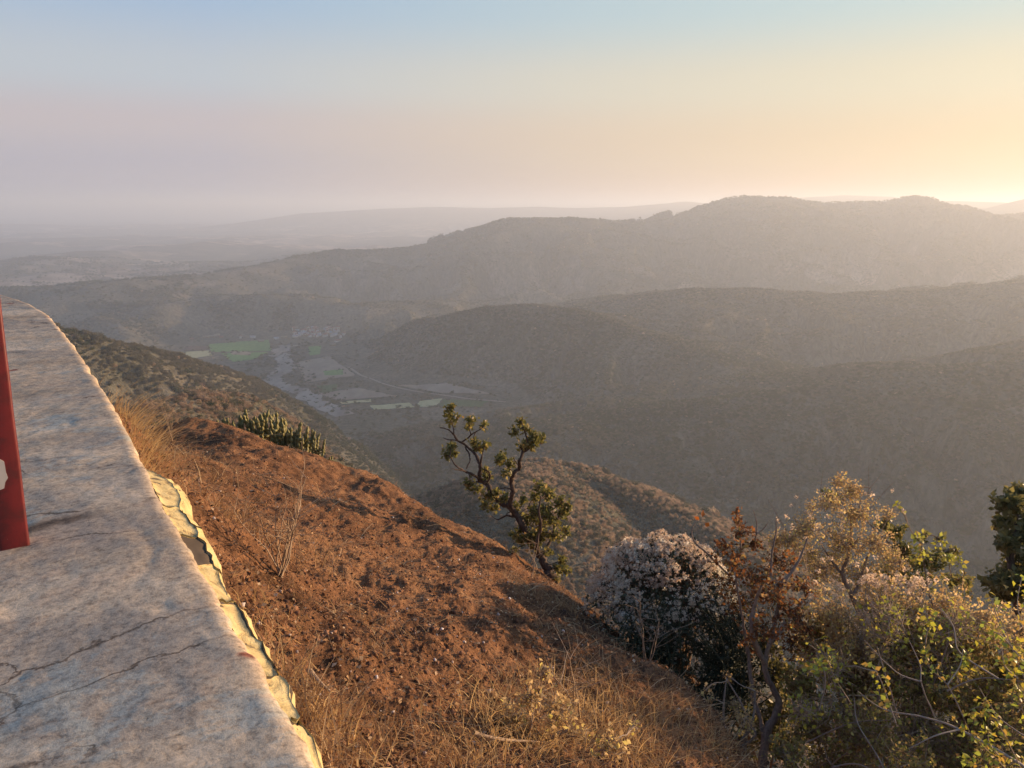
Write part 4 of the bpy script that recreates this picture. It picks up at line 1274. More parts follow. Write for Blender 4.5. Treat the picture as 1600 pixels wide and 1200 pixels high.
# ---- row of candelabra cactus along the crest
M_cactus = island_mat('cactus_skin', [(0, (0.085, 0.085, 0.030)), (0.5, (0.15, 0.14, 0.05)), (1, (0.23, 0.20, 0.08))], 0.6, 0.0, False, 0.3)
def joint_stem(rng, pts, r):
    """ribbed jointed column along pts"""
    q = spline(pts, 7)
    L = np.concatenate([[0], np.cumsum(np.linalg.norm(np.diff(q, axis=0), axis=1))])
    n = max(4, int(L[-1] / 0.018))
    u = np.linspace(0, L[-1], n)
    q = np.stack([np.interp(u, L, q[:, k]) for k in range(3)], 1)
    rr = r * (0.50 + 0.66 * np.abs(np.sin(u / 0.10 * math.pi + rng.random() * 3))) * np.clip((L[-1] - u) / 0.05 + 0.25, 0.25, 1)
    return q, rr
def star_tube(q, rr, ribs=5):
    tb = Tubes(); tb.add(q, rr, ribs * 2)
    V = tb.V[0].reshape(len(q), ribs * 2, 3)
    c = V.mean(1, keepdims=True)
    f = np.where(np.arange(ribs * 2) % 2 == 0, 1.18, 0.72)[None, :, None]
    V = c + (V - c) * f
    top = len(q) * ribs * 2
    return V.reshape(-1, 3), tb.F[0]
rngK = np.random.default_rng(21)
CACT = []
for k in range(9):
    H = 0.62 + 0.16 * rngK.random()
    stems = []
    main = [(0, 0, -0.12), (0.03 * rngK.normal(), 0.03 * rngK.normal(), H * 0.4), (0.07 * rngK.normal(), 0.07 * rngK.normal(), H)]
    q, rr = joint_stem(rngK, main, 0.029)
    stems.append(star_tube(q, rr))
    for a in range(int(rngK.integers(4, 9))):
        h0 = H * (0.12 + 0.55 * rngK.random()); an = rngK.random() * 6.28; o = 0.10 + 0.16 * rngK.random(); up = (H - h0) * (0.35 + 0.5 * rngK.random())
        ca, sa = math.cos(an), math.sin(an)
        q, rr = joint_stem(rngK, [(0, 0, h0), (ca * o * 0.8, sa * o * 0.8, h0 + 0.03), (ca * o, sa * o, h0 + 0.03 + up * 0.5), (ca * o * 1.05, sa * o * 1.05, h0 + 0.05 + up)], 0.025)
        stems.append(star_tube(q, rr))
    CACT.append([mesh_np('stem' if i == 0 else 'arm', V, Fc, M_cactus) for i, (V, Fc) in enumerate(stems)])
tops = [(327, 669), (341, 660), (347, 649), (357, 652), (374, 636), (384, 652), (392, 642), (399, 655), (407, 637), (413, 650), (420, 639), (427, 653), (439, 644), (447, 659), (454, 663), (462, 672), (468, 657), (476, 664), (483, 682), (495, 682), (500, 697), (507, 711), (513, 720)]
crest_x = [s_[0] for s_ in SIL]; crest_y = [s_[1] for s_ in SIL]; crest_t = [s_[2] for s_ in SIL]
for k, (px, py) in enumerate(tops):
    by = np.interp(px, crest_x, crest_y) + 3
    t = np.interp(px, crest_x, crest_t) + 0.15 + 0.6 * rngK.random()
    b = P(px, by, t)
    b[2] = float(slope_z(b[0:1], b[1:2], False)[0])
    top = P(px, py, t)
    ms = CACT[k % len(CACT)]
    hgt = max(0.16, top[2] - b[2])
    base_h = max(v.co.z for v in ms[0].vertices)
    s_ = hgt / base_h
    sx = float(np.clip(s_, 0.9, 1.25))
    root = empty('cactus', tuple(b)); root.scale = (sx, sx, s_); root.rotation_euler = (0.12 * rngK.normal(), 0.12 * rngK.normal(), rngK.random() * 6.28)
    xs_ = sorted(p_[0] for p_ in tops); w_ = xs_.index(px)
    which = {0: 'leftmost candelabra cactus of the row along the slope crest', 1: 'second candelabra cactus from the left end of the row', len(xs_) - 1: 'rightmost and lowest candelabra cactus of the row', len(xs_) - 2: 'second candelabra cactus from the right end of the row'}.get(w_, 'jointed green candelabra cactus in the middle of the row along the slope crest')
    tag(root, which, 'cactus', 'candelabra cacti along the slope crest')
    for m_ in ms: link(bpy.data.objects.new(m_.name.split('.')[0], m_), root)

# ---- dome of white fluffy flowers
def puff_template(rng, n=12):
    V, Fc = [], []
    for k in range(n):
        d = rng.normal(size=3); d /= np.linalg.norm(d)
        c = d * (0.35 + 0.5 * rng.random())
        Rm = rand_rot(rng, 1)[0]
        q = np.array([(-0.30, 0, -0.18), (0.30, 0, -0.18), (0.05, 0.1, 0.36)]) @ Rm.T
        b = len(V)
        V += [tuple(c + w) for w in q]; Fc.append((b, b + 1, b + 2))
    return V, Fc
rngP = np.random.default_rng(31)
PUFF = [puff_template(rngP, 16) for _ in range(4)]
def puffs(name, pos, size, mat, parent, origin):
    k = rngP.integers(4, size=len(pos)); Vs, Fs, n = [], [], 0
    for q in range(4):
        s_ = k == q
        V, Fc = stamp(PUFF[q][0], PUFF[q][1], pos[s_], rand_rot(rngP, int(s_.sum())), size[s_])
        Vs.append(V); Fs.append(Fc + n); n += len(V)
    o = obj_np(name, np.concatenate(Vs), np.concatenate(Fs), mat, parent, False, origin)
    o['kind'] = 'stuff'
    return o

fc = P(1035, 945, 8.9)
fb = ground_below(fc)
fl_ = empty('flowering_shrub', tuple(fb))
tag(fl_, 'domed shrub covered in fluffy white seed flowers behind the slope edge', 'shrub')
pl = Plant(41)
n = 7000
d = rngP.normal(size=(n, 3)); d /= np.linalg.norm(d, axis=1)[:, None]
d[:, 2] = np.abs(d[:, 2]) * 1.15 - 0.22
lump = 1 + 0.12 * fbm(d[:, 0] * 2.3 + 5, d[:, 2] * 2.3 + d[:, 1], 51, 3)
rx, ry, rz = 118 * 8.9 / F, 0.95, 118 * 8.9 / F
pos = fc + d * np.array((rx, ry, rz)) * lump[:, None] * (0.90 + 0.14 * rngP.random(n))[:, None]
ppx = 800 + F * pos[:, 0] / (pos[:, 1] * CP - pos[:, 2] * SP)
dens = fbm(d[:, 0] * 3.1, d[:, 2] * 3.1 + d[:, 1] * 2, 53, 3)
keep = (rngP.random(n) < np.clip((1.0 + 1.2 * dens) * np.interp(d[:, 2], [-0.2, 0.1, 0.35, 0.7], [0.05, 0.35, 0.9, 1.2]) * np.where((d[:, 0] > 0.05) & (d[:, 1] < -0.3), 0.35, 1.0), 0, 1))
pk = pos[keep]
rim = (d[keep][:, 2] > 0.62) | (d[keep][:, 0] < -0.75) | (d[keep][:, 1] > 0.2)  # warm sunlight on the dome's rim put into the colour as tan heads
rim &= rngP.random(len(pk)) < 0.75
puffs('flower_heads', pk[~rim], 0.014 + 0.020 * rngP.random(int((~rim).sum())), M_puff, fl_, fb)
puffs('rim_lit_flower_heads', pk[rim], 0.014 + 0.020 * rngP.random(int(rim.sum())), M_puff_tan, fl_, fb)
for k in range(360):
    e = pos[int(rngP.integers(n))]
    a = fb + np.array((rngP.normal() * 0.2, rngP.normal() * 0.2, 0))
    m_ = fc + (e - fc) * 0.45 + rngP.normal(size=3) * 0.08
    q = spline([a, m_, e], 3)
    pl.twig.add(q, np.linspace(0.011, 0.003, len(q)), 3)
    nl = 26
    u = rngP.random(nl) ** 0.6
    pp = np.stack([np.interp(u * (len(q) - 1), np.arange(len(q)), q[:, c]) for c in range(3)], 1) + rngP.normal(size=(nl, 3)) * 0.03
    pl.L.append((pp, 0.028 + 0.03 * rngP.random(nl)))
pl.twig.build('stems', M_twig_brown, fl_, fb)
pl.leaves_build('foliage', M_spike, fl_, fb)

# ---- dark green many-stemmed shrub in its shade
sc_ = P(1085, 985, 8.2); sb = ground_below(P(1080, 1120, 8.0))
sp_ = empty('green_stemmed_shrub', tuple(sb))
tag(sp_, 'dark green shrub of curved bristly stems in the shade below the white flowers', 'shrub')
pl = Plant(43)
for k in range(110):
    px = 1078 + 48 * rngP.normal(); py = 915 + 120 * rngP.random() + 0.30 * abs(px - 1070)
    e = P(px, py, 7.95 + 0.5 * rngP.random())
    a = sb + np.array(((px - 1078) * 0.002 + rngP.normal() * 0.15, rngP.normal() * 0.15, 0))
    out_ = np.array((np.sign(px - 1078) * (0.10 + 0.22 * rngP.random()), -0.12 * rngP.random(), 0))
    q = spline([a, a + (e - a) * 0.35 + out_ * 0.8, a + (e - a) * 0.72 + out_, e], 5)
    pl.limb.add(q, np.linspace(0.011, 0.005, len(q)), 4)
    br_ = [q]
    for j in range(9):
        i0 = int(rngP.integers(4, len(q) - 1)); b2 = q[i0]; sd = rngP.choice([-1, 1])
        L_ = 0.08 + 0.13 * rngP.random()
        q2 = spline([b2, b2 + np.array((sd * L_ * 0.75, rngP.normal() * 0.04, 0.02)), b2 + np.array((sd * L_ * 0.95, rngP.normal() * 0.05, L_ * 0.9))], 3)
        pl.limb.add(q2, np.linspace(0.0065, 0.0035, len(q2)), 3)
        br_.append(q2)
    for q2 in br_:
        nl = 7 * len(q2) // 2
        u = 0.15 + 0.85 * rngP.random(nl)
        pp = np.stack([np.interp(u * (len(q2) - 1), np.arange(len(q2)), q2[:, c]) for c in range(3)], 1) + rngP.normal(size=(nl, 3)) * 0.004
        pl.L.append((pp, 0.012 + 0.016 * rngP.random(nl)))
pl.limb.build('stems', M_spike, sp_, sb)
pl.leaves_build('bristles', M_spike, sp_, sb)

# ---- shrub with russet dead leaves and two crooked trunks
pl = Plant(45)
t0 = 7.3
pl.limb_px([(1190, 1215), (1195, 1158), (1216, 1102), (1205, 1070), (1195, 1039), (1207, 990), (1215, 950), (1225, 905)], t0, 0.044, 0.012, sides=8)
pl.limb_px([(1195, 1190), (1191, 1133, 0.1), (1177, 1088, 0.2), (1170, 1032, 0.3), (1165, 997, 0.3), (1160, 962, 0.3), (1150, 900, 0.3), (1158, 850, 0.3), (1152, 805, 0.3)], t0, 0.026, 0.006, sides=7)
pl.limb_px([(1196, 1040), (1175, 990, -0.1), (1178, 950, -0.1), (1190, 915, -0.2)], t0, 0.030, 0.012)
pl.limb_px([(1207, 1000), (1240, 960, 0.2), (1262, 930, 0.3)], t0, 0.024, 0.010)
pl.limb_px([(1215, 915, 0.1), (1232, 900, 0.1), (1250, 872, 0.1), (1262, 840, 0.1)], t0, 0.024, 0.005)
pl.limb_px([(1204, 900, 0.1), (1206, 865, 0.1), (1212, 835, 0.1), (1213, 810, 0.1)], t0, 0.014, 0.005)
pl.limb_px([(1178, 860, 0.2), (1182, 832, 0.2), (1182, 815, 0.2), (1177, 797, 0.2)], t0, 0.010, 0.003)
pl.limb_px([(1182, 834, 0.2), (1193, 826, 0.2), (1200, 816, 0.2)], t0, 0.008, 0.003)
pl.limb_px([(1140, 900, 0.3), (1110, 870, 0.3), (1084, 845, 0.3), (1082, 825, 0.3), (1090, 812, 0.3)], t0, 0.011, 0.004)
for (px, py, r, n_) in [(1130, 852, 24, 120), (1160, 832, 20, 120), (1150, 882, 32, 240), (1185, 902, 38, 320), (1212, 932, 42, 380), (1160, 940, 34, 240), (1222, 880, 34, 260), (1245, 962, 36, 280), (1195, 982, 32, 200), (1140, 912, 24, 120),
                        (1151, 800, 7, 26), (1153, 815, 9, 40), (1175, 850, 22, 120), (1250, 915, 30, 200), (1235, 1010, 30, 150), (1170, 1000, 24, 90), (1265, 990, 30, 150)]:
    pl.blob(px, py, t0 + 0.15 + 0.25 * float(pl.rng.normal()), r, int(r * 0.8), int(n_ * 0.85), 0.042, r_tw=0.0035, spread=0.02)
rb = ground_below(P(1193, 1190, t0))
rs = empty('russet_shrub', tuple(rb))
tag(rs, 'crooked two stemmed shrub with rusty dead leaves beside the white flowers', 'shrub')
for q_ in ((1190, 1215), (1195, 1190)):
    if P(*q_, t0)[2] - rb[2] > 0.05: pl.limb3([rb, P(*q_, t0) * 0.5 + rb * 0.5, P(*q_, t0)], 0.05, 0.036, 7)
pl.limb.build('trunk', M_bark_grey, rs, rb)
pl.twig.build('twigs', M_bark_dark, rs, rb)
pl.leaves_build('foliage', M_leaf_russet, rs, rb, LEAF_V, LEAF_F)
M_orange = island_mat('orange_leaf', [(0, (0.42, 0.10, 0.02)), (1, (0.52, 0.17, 0.03))], 0.5, 0.5, False, 0.3)
lm = mesh_np('leaf', LEAF_V, np.array(LEAF_F), M_orange)
for (px, py, s_, rx_, ry_) in ((1097, 808, 0.075, 1.2, 0.4), (1101, 817, 0.08, 1.5, 2.2), (1093, 812, 0.06, 1.0, -1.0)):
    o = bpy.data.objects.new('leaf', lm)
    o.location = tuple(P(px, py, t0 + 0.3) - rb); o.scale = (s_,) * 3; o.rotation_euler = (rx_, ry_, 0.3)
    link(o, rs)
# ---- tall tan shrub with feathery seed heads
def shrub(seed, t0, limbs, blobs, name, label, twig_mat, leaf_mat, leaf, base_px, dens=1.0, tw=0.8, trunk_mat=None, r_tw=0.003, tv=LEAF2_V, tf=LEAF2_F, spread=0.018, dz=0.3, leafname='foliage'):
    pl = Plant(seed)
    gb = ground_below(P(base_px[0], base_px[1], t0))
    for pts, r0, r1 in limbs:
        pl.limb_px(pts, t0, r0, r1, sides=6)
    if limbs:
        a_ = P(limbs[0][0][0][0], limbs[0][0][0][1], t0)
        if a_[2] - gb[2] > 0.05: pl.limb3([gb, a_ * 0.5 + gb * 0.5 + np.array((0.03, 0.02, 0)), a_], limbs[0][1] * 1.3, limbs[0][1], 6)
    if not limbs:
        for k in range(5):
            b = blobs[int(pl.rng.integers(len(blobs)))]
            e = P(b[0], b[1], t0)
            pl.limb3([gb + pl.rng.normal(size=3) * 0.05, gb + (e - gb) * 0.5 + pl.rng.normal(size=3) * 0.08, e], 0.02, 0.006, 5, 4)
    for (px, py, r, n_) in blobs:
        pl.blob(px, py, t0 + dz * float(pl.rng.normal()), r, max(5, int(r * tw)), int(n_ * dens), leaf, r_tw=r_tw, spread=spread)
    root = empty(name, tuple(gb))
    tag(root, label, 'shrub')
    pl.limb.build('stems', trunk_mat or M_bark_grey, root, gb)
    pl.twig.build('twigs', twig_mat, root, gb)
    if leaf_mat: pl.leaves_build(leafname, leaf_mat, root, gb, tv, tf)
    return root, gb, pl

tan_limbs = [([(1352, 985), (1335, 940), (1318, 900), (1325, 870), (1330, 845), (1328, 800)], 0.035, 0.008),
             ([(1330, 935), (1345, 905, 0.1), (1355, 870, 0.2), (1375, 840, 0.2)], 0.022, 0.006),
             ([(1318, 900), (1295, 870, 0.1), (1280, 845, 0.2)], 0.016, 0.005),
             ([(1326, 860), (1345, 835), (1350, 800)], 0.012, 0.004),
             ([(1325, 800), (1310, 775), (1302, 745)], 0.007, 0.002), ([(1350, 800), (1357, 770), (1357, 728)], 0.005, 0.0015), ([(1357, 765), (1370, 750), (1380, 736)], 0.004, 0.0015),
             ([(1290, 800), (1282, 775), (1286, 735)], 0.005, 0.0015), ([(1355, 800), (1385, 765), (1398, 752)], 0.004, 0.0015), ([(1240, 850), (1220, 815), (1200, 780)], 0.005, 0.0015)]
tan_blobs = [(1312, 752, 18, 120), (1330, 768, 26, 260), (1296, 786, 30, 260), (1342, 800, 36, 380), (1262, 826, 32, 300), (1312, 846, 46, 560), (1368, 850, 36, 320), (1232, 846, 28, 240), (1282, 888, 46, 520), (1352, 900, 46, 460), (1268, 792, 12, 60), (1390, 800, 16, 70), (1210, 846, 18, 110), (1400, 880, 30, 200), (1255, 862, 30, 240)]
root, gb, pl = shrub(61, 8.6, tan_limbs, tan_blobs, 'feathery_shrub', 'tall tan shrub with feathery golden seed heads above the thicket', M_twig_pale, M_seed, 0.027, (1350, 985), 2.1, 1.9)
pz = []
for (px, py, r, n_) in ((1245, 842, 40, 26), (1225, 840, 22, 16), (1300, 812, 46, 18), (1262, 800, 26, 9), (1370, 798, 30, 8)):
    for k in range(n_): pz.append(P(px + r * rngP.normal() * 0.6, py + r * rngP.normal() * 0.45, 8.45 + 0.2 * rngP.random()))
pz = np.array(pz)
puffs('seed_puffs', pz, 0.022 + 0.02 * rngP.random(len(pz)), M_puff_tan, root, gb)

# ---- leafy green shrub behind it, yellow at the tips
g_blobs = [(1300, 775, 16, 90), (1385, 826, 20, 160), (1402, 834, 18, 150), (1450, 878, 28, 260), (1478, 866, 16, 110), (1430, 902, 28, 240), (1415, 860, 24, 200), (1492, 862, 7, 26), (1470, 842, 8, 30), (1440, 838, 9, 40), (1395, 900, 30, 200), (1490, 905, 20, 130), (1505, 915, 20, 120)]
shrub(63, 9.4, [([(1440, 1000), (1425, 930), (1400, 860), (1390, 820)], 0.03, 0.006), ([(1432, 950), (1455, 890), (1478, 860), (1494, 858)], 0.02, 0.004), ([(1400, 860), (1340, 800), (1300, 765)], 0.014, 0.004), ([(1455, 890), (1462, 850), (1468, 832)], 0.008, 0.003)],
      g_blobs, 'leafy_green_shrub', 'dark leafy green shrub behind the tan one with yellowing tips', M_twig_brown, M_leaf_olive, 0.055, (1440, 1000), 1.5, 0.7, None, 0.003, LEAF_V, LEAF_F)
shrub(64, 9.0, [([(1470, 980), (1450, 920), (1440, 850)], 0.014, 0.004)], [(1440, 866, 22, 26), (1480, 868, 18, 22), (1492, 862, 8, 12), (1440, 838, 10, 10), (1404, 790, 3, 5), (1470, 845, 10, 10), (1500, 880, 16, 14)], 'yellow_leaved_sapling', 'thin sapling with bright yellow leaves in front of the dark green shrub', M_twig_pale, M_yellow, 0.06, (1465, 985), 1.6, 0.5, None, 0.003, LEAF_V, LEAF_F)

# ---- dark tree at the right edge
d_blobs = [(1575, 786, 22, 260), (1594, 778, 22, 260), (1566, 815, 16, 150), (1600, 826, 40, 560), (1574, 852, 20, 200), (1592, 882, 34, 420), (1560, 905, 26, 260), (1602, 915, 40, 420), (1640, 850, 50, 600), (1650, 800, 40, 420), (1640, 910, 40, 420), (1578, 925, 26, 220)]
root, gb, pl = shrub(65, 12.5, [([(1592, 1010), (1590, 940), (1580, 890), (1585, 840), (1592, 790)], 0.09, 0.014), ([(1582, 890), (1574, 868), (1566, 830)], 0.035, 0.010), ([(1586, 850), (1620, 820), (1650, 790)], 0.04, 0.012), ([(1588, 930), (1620, 900), (1650, 880)], 0.04, 0.012), ([(1588, 930), (1570, 910), (1556, 900)], 0.03, 0.010)],
      d_blobs, 'dark_leafy_tree', 'dark green leafy tree rising beyond the thicket at the far right edge', M_bark_dark, M_dkgreen, 0.10, (1592, 1010), 1.5, 0.7, M_bark_dark, 0.005, LEAF_V, LEAF_F, 0.03)
root['category'] = 'tree'

# ---- the thicket that fills the lower right corner
shrub(71, 7.7, [], [(1300, 960, 52, 620), (1390, 950, 60, 800), (1475, 955, 56, 700), (1350, 1010, 60, 620), (1540, 975, 52, 520), (1590, 985, 46, 400), (1440, 1010, 60, 560), (1270, 1020, 40, 330)], 'tan_thicket_shrub', 'dense tan and brown shrub in the middle of the thicket', M_twig_pale, M_seed, 0.032, (1400, 1120), 2.2, 1.8)
shrub(72, 7.3, [], [(1290, 1000, 50, 420), (1400, 1000, 70, 620), (1500, 1020, 64, 560), (1580, 1050, 56, 460), (1340, 1070, 64, 520), (1450, 1080, 70, 560), (1250, 1075, 36, 240), (1540, 1110, 60, 420)], 'mixed_leaf_shrub', 'tangled shrub with brown and olive leaves low in the thicket', M_twig_brown, M_mix, 0.046, (1420, 1180), 2.8, 1.1, None, 0.003, LEAF2_V, LEAF2_F)
shrub(73, 6.6, [], [(1270, 1130, 46, 300), (1360, 1140, 70, 460), (1460, 1160, 76, 480), (1560, 1150, 70, 460), (1300, 1195, 60, 320), (1420, 1215, 80, 420), (1540, 1215, 80, 420), (1230, 1180, 34, 160), (1610, 1110, 50, 260)], 'olive_thicket_shrub', 'low olive brown shrub at the very bottom of the thicket', M_twig_pale, M_mix, 0.038, (1420, 1240), 2.8, 1.5, None, 0.003)
shrub(74, 6.9, [], [(1290, 1040, 50, 60), (1370, 1050, 66, 90), (1460, 1050, 70, 110), (1550, 1070, 64, 110), (1330, 1130, 60, 80), (1430, 1140, 72, 110), (1540, 1150, 70, 110), (1390, 970, 50, 60), (1490, 980, 50, 60), (1250, 1110, 34, 40)], 'twiggy_shrub', 'airy shrub of thin pale twigs with scattered yellow green leaves inside the thicket', M_twig_pale, M_yellow, 0.045, (1430, 1240), 1.6, 2.6, None, 0.0034, LEAF_V, LEAF_F)
rngQ = np.random.default_rng(77)
pz = []
for (px, py, r, n_) in ((1362, 903, 15, 26), (1385, 916, 16, 20), (1430, 912, 22, 40), (1352, 962, 16, 14), (1345, 985, 14, 12), (1330, 1000, 14, 10), (1372, 960, 16, 12), (1250, 1070, 14, 8), (1300, 1125, 12, 7), (1355, 1000, 10, 10), (1300, 900, 60, 16), (1500, 940, 50, 12)):
    for k in range(n_): pz.append(P(px + r * rngQ.normal() * 0.7, py + r * rngQ.normal() * 0.5, 7.35 + 0.3 * rngQ.random()))
pz = np.array(pz)
pb_ = ground_below(P(1380, 1080, 7.6))
pt_ = empty('fluffy_seed_shrub', tuple(pb_))
tag(pt_, 'shrub with pinkish fluffy seed heads in front of the tan shrub', 'shrub')
puffs('seed_puffs', pz, 0.022 + 0.018 * rngQ.random(len(pz)), M_puff_tan, pt_, pb_)
tb = Tubes()
for k in range(0, len(pz), 2):
    q = spline([pb_ + rngQ.normal(size=3) * 0.1, pb_ + (pz[k] - pb_) * 0.5 + rngQ.normal(size=3) * 0.12, pz[k]], 4)
    tb.add(q, np.linspace(0.008, 0.002, len(q)), 3)
tb.build('stems', M_twig_pale, pt_, pb_)

shrub(75, 8.1, [], [(1215, 1050, 36, 260), (1222, 1110, 40, 280), (1195, 1150, 36, 240), (1235, 1160, 40, 260), (1160, 1120, 30, 180), (1150, 1170, 30, 160), (1200, 1010, 26, 140)], 'dark_leafy_shrub', 'dark olive shrub in the shade behind the two crooked trunks', M_twig_brown, M_dkgreen, 0.05, (1210, 1220), 2.0, 1.0, None, 0.003)
# bare grey branches that reach out of the thicket
t0 = 6.0
bare = [[(1640, 1230), (1580, 1185), (1500, 1140, 0.1), (1440, 1120, 0.2), (1380, 1108, 0.3), (1340, 1080, 0.4)], [(1500, 1140, 0.1), (1460, 1150), (1420, 1170)],
        [(1640, 1080, 0.5), (1580, 1010, 0.6), (1560, 970, 0.7), (1548, 935, 0.8)], [(1560, 1060, 0.4), (1500, 1020, 0.5), (1490, 980, 0.6), (1470, 950, 0.7)],
        [(1460, 1120, 0.3), (1440, 1070, 0.3), (1438, 1040, 0.4), (1420, 1000, 0.5)], [(1400, 1110, 0.3), (1385, 1060, 0.3), (1370, 1010, 0.4)],
        [(1400, 1240), (1370, 1180, 0.2), (1340, 1130, 0.4), (1335, 1090, 0.5)], [(1300, 1200, 0.2), (1345, 1195), (1400, 1235)], [(1260, 1160, 0.6), (1330, 1130, 0.5), (1400, 1125, 0.4)],
        [(1280, 1110, 0.6), (1290, 1060, 0.6), (1275, 1020, 0.7)], [(1480, 1080, 0.3), (1530, 1060, 0.2), (1600, 1065)], [(1440, 1065, 0.3), (1400, 1050, 0.4), (1350, 1000, 0.5)], [(1600, 1150), (1560, 1120, 0.1), (1530, 1075, 0.2)]]
pl = Plant(81)
for q in bare:
    pl.limb_px(q, t0, 0.014 if len(q) > 4 else 0.008, 0.003, sides=5)
bb_ = ground_below(P(1640, 1230, 6.4))
for q_ in bare:
    a_ = P(q_[0][0], q_[0][1], t0)
    if q_[0][1] > 1190: pl.limb3([ground_below(a_), a_ * 0.6 + ground_below(a_) * 0.4, a_], 0.018, 0.013, 5)
br = empty('bare_bush', tuple(bb_))
tag(br, 'bare grey branches arching out of the thicket', 'bush')
pl.limb.build('branches', island_mat('bare_grey_wood', [(0, (0.22, 0.17, 0.13)), (1, (0.34, 0.28, 0.22))], 0.8), br, bb_)

# sprays of bright yellow leaves nearest to the viewer: leaves big enough to pick out one by one
yb = ground_below(P(1600, 1230, 5.6))
ys = empty('yellow_leaf_bush', tuple(yb))
tag(ys, 'spindly bush with bright yellow green leaves at the bottom right corner', 'bush')
pl = Plant(83)
leaf_me = [mesh_np('leaf', np.array(LEAF_V) * np.array((1, 1, k_)), np.array(LEAF_F), None) for k_ in (1.0, 1.8, -1.2)]
ym = [island_mat('yellow_leaf', [(0, c), (1, c)], 0.45, 0.5, False, 0.35) for c in ((0.46, 0.46, 0.05), (0.56, 0.46, 0.06), (0.36, 0.42, 0.07), (0.52, 0.34, 0.07))]
leaf_objs = []
for a_ in leaf_me: 
    for m_ in ym:
        c_ = a_.copy(); c_.name = 'leaf'; c_.materials.append(m_); leaf_objs.append(c_)
sprays = [[(1620, 1260), (1590, 1190), (1560, 1130), (1548, 1100)], [(1620, 1260), (1570, 1200), (1520, 1150), (1505, 1120)], [(1630, 1220), (1600, 1120), (1590, 1060), (1596, 1020)], [(1600, 1240), (1540, 1200), (1500, 1190)],
          [(1640, 1150), (1605, 1070, 0.3), (1580, 1010, 0.5), (1560, 960, 0.7), (1545, 930, 0.8)], [(1640, 1100), (1610, 1000, 0.5), (1590, 950, 0.6), (1597, 900, 0.7)], [(1580, 1010, 0.5), (1560, 990, 0.5), (1540, 985, 0.5)], [(1560, 1130), (1535, 1105), (1515, 1110)],
          [(1590, 1060), (1570, 1040), (1565, 1010)], [(1505, 1120), (1480, 1070, 0.2), (1450, 1040, 0.4), (1446, 1005, 0.5)], [(1480, 1070, 0.2), (1500, 1040, 0.3), (1505, 1010, 0.4)], [(1560, 1180), (1545, 1160), (1545, 1140)],
          [(1446, 1005, 0.5), (1450, 975, 0.6), (1448, 950, 0.7)], [(1400, 1130, 0.4), (1375, 1060, 0.6), (1360, 1040, 0.7)], [(1330, 1100, 0.8), (1300, 1050, 0.9), (1290, 1010, 1.0)], [(1300, 1050, 0.9), (1275, 1040, 1.0), (1262, 1050, 1.0)]]
for q in sprays:
    pts_ = spline([P(p[0], p[1], 5.5 + (p[2] if len(p) > 2 else 0)) for p in q], 5)
    pl.limb.add(pts_, np.linspace(0.006, 0.0018, len(pts_)), 4)
    for k in range(int(17 + 5 * len(q))):
        u = 0.25 + 0.75 * rngQ.random()
        f_ = u * (len(pts_) - 1); i = int(min(f_, len(pts_) - 2))
        p = pts_[i] + (pts_[i + 1] - pts_[i]) * (f_ - i) + rngQ.normal(size=3) * 0.035
        o = bpy.data.objects.new('leaf', leaf_objs[int(rngQ.integers(len(leaf_objs)))])
        s_ = 0.032 + 0.030 * rngQ.random()
        o.location = tuple(p - yb); o.scale = (s_, s_, s_); o.rotation_euler = (rngQ.normal() * 0.7, rngQ.normal() * 0.7, rngQ.random() * 6.28)
        link(o, ys)
pl.limb.build('stems', M_twig_pale, ys, yb)

# ---- small dry plants along the lower slope edge
shrub(91, 6.9, [], [(1110, 1090, 10, 30), (1135, 1060, 12, 30), (1150, 1100, 18, 70), (1105, 1075, 8, 20), (1165, 1130, 24, 110), (1180, 1080, 16, 50)], 'dry_weed', 'small dry weed with tan leaves at the low end of the slope edge', M_twig_pale, M_seed, 0.03, (1150, 1160), 1.3, 0.9)
shrub(92, 5.1, [], [(850, 1050, 20, 50), (830, 1090, 26, 90), (870, 1110, 34, 160), (800, 1120, 30, 120), (900, 1150, 36, 160), (840, 1160, 40, 190), (950, 1170, 30, 110), (780, 1170, 30, 110), (990, 1130, 16, 30)], 'dry_leafy_clump', 'clump of curled tan leaves and dry grass at the bottom of the slope', M_twig_pale, M_seed, 0.034, (860, 1190), 1.2, 1.6)

# ---- leafless weed on the slope
def dry_weed(px, py, h, label, seed, stems=9, wide=0.55):
    rg = np.random.default_rng(seed)
    b, t = slope_hit(px, py)
    root = empty('leafless_weed', tuple(b)); tag(root, label, 'weed')
    tb = Tubes()
    for k in range(stems):
        e = b + np.array((rg.normal() * wide * h * 0.5, rg.normal() * wide * h * 0.4, h * (0.6 + 0.4 * rg.random())))
        q = curve(rg, b + rg.normal(size=3) * 0.012 * np.array((1, 1, 0)), e, 6, 0.06, 0.03)
        tb.add(q, np.linspace(0.006, 0.0022, 6), 4)
        for j in range(7):
            i = int(rg.integers(2, 6)); a = q[i]
            e2 = a + np.array((rg.normal() * 0.22, rg.normal() * 0.2, 0.10 + 0.16 * rg.random())) * h
            tb.add(curve(rg, a, e2, 4, 0.08), np.linspace(0.0028, 0.0013, 4), 3)
    tb.build('stems', M_twig_pale, root, b)
dry_weed(437, 908, 0.80, 'leafless straw coloured weed fanning up from the slope beside the parapet', 5, 10, 0.6)
dry_weed(830, 905, 0.75, 'single tall leafless weed in front of the gnarled tree', 6, 2, 0.25)
dry_weed(620, 770, 0.62, 'pale dry stalk on the crest between cactus row and gnarled tree', 7, 2, 0.2)
dry_weed(905, 1120, 0.55, 'thin dry weed near the foot of the slope left of the dark hollow', 8, 3, 0.4)
dry_weed(1010, 1045, 0.75, 'reddish dry weed on the slope edge in front of the white flowers', 9, 4, 0.25)
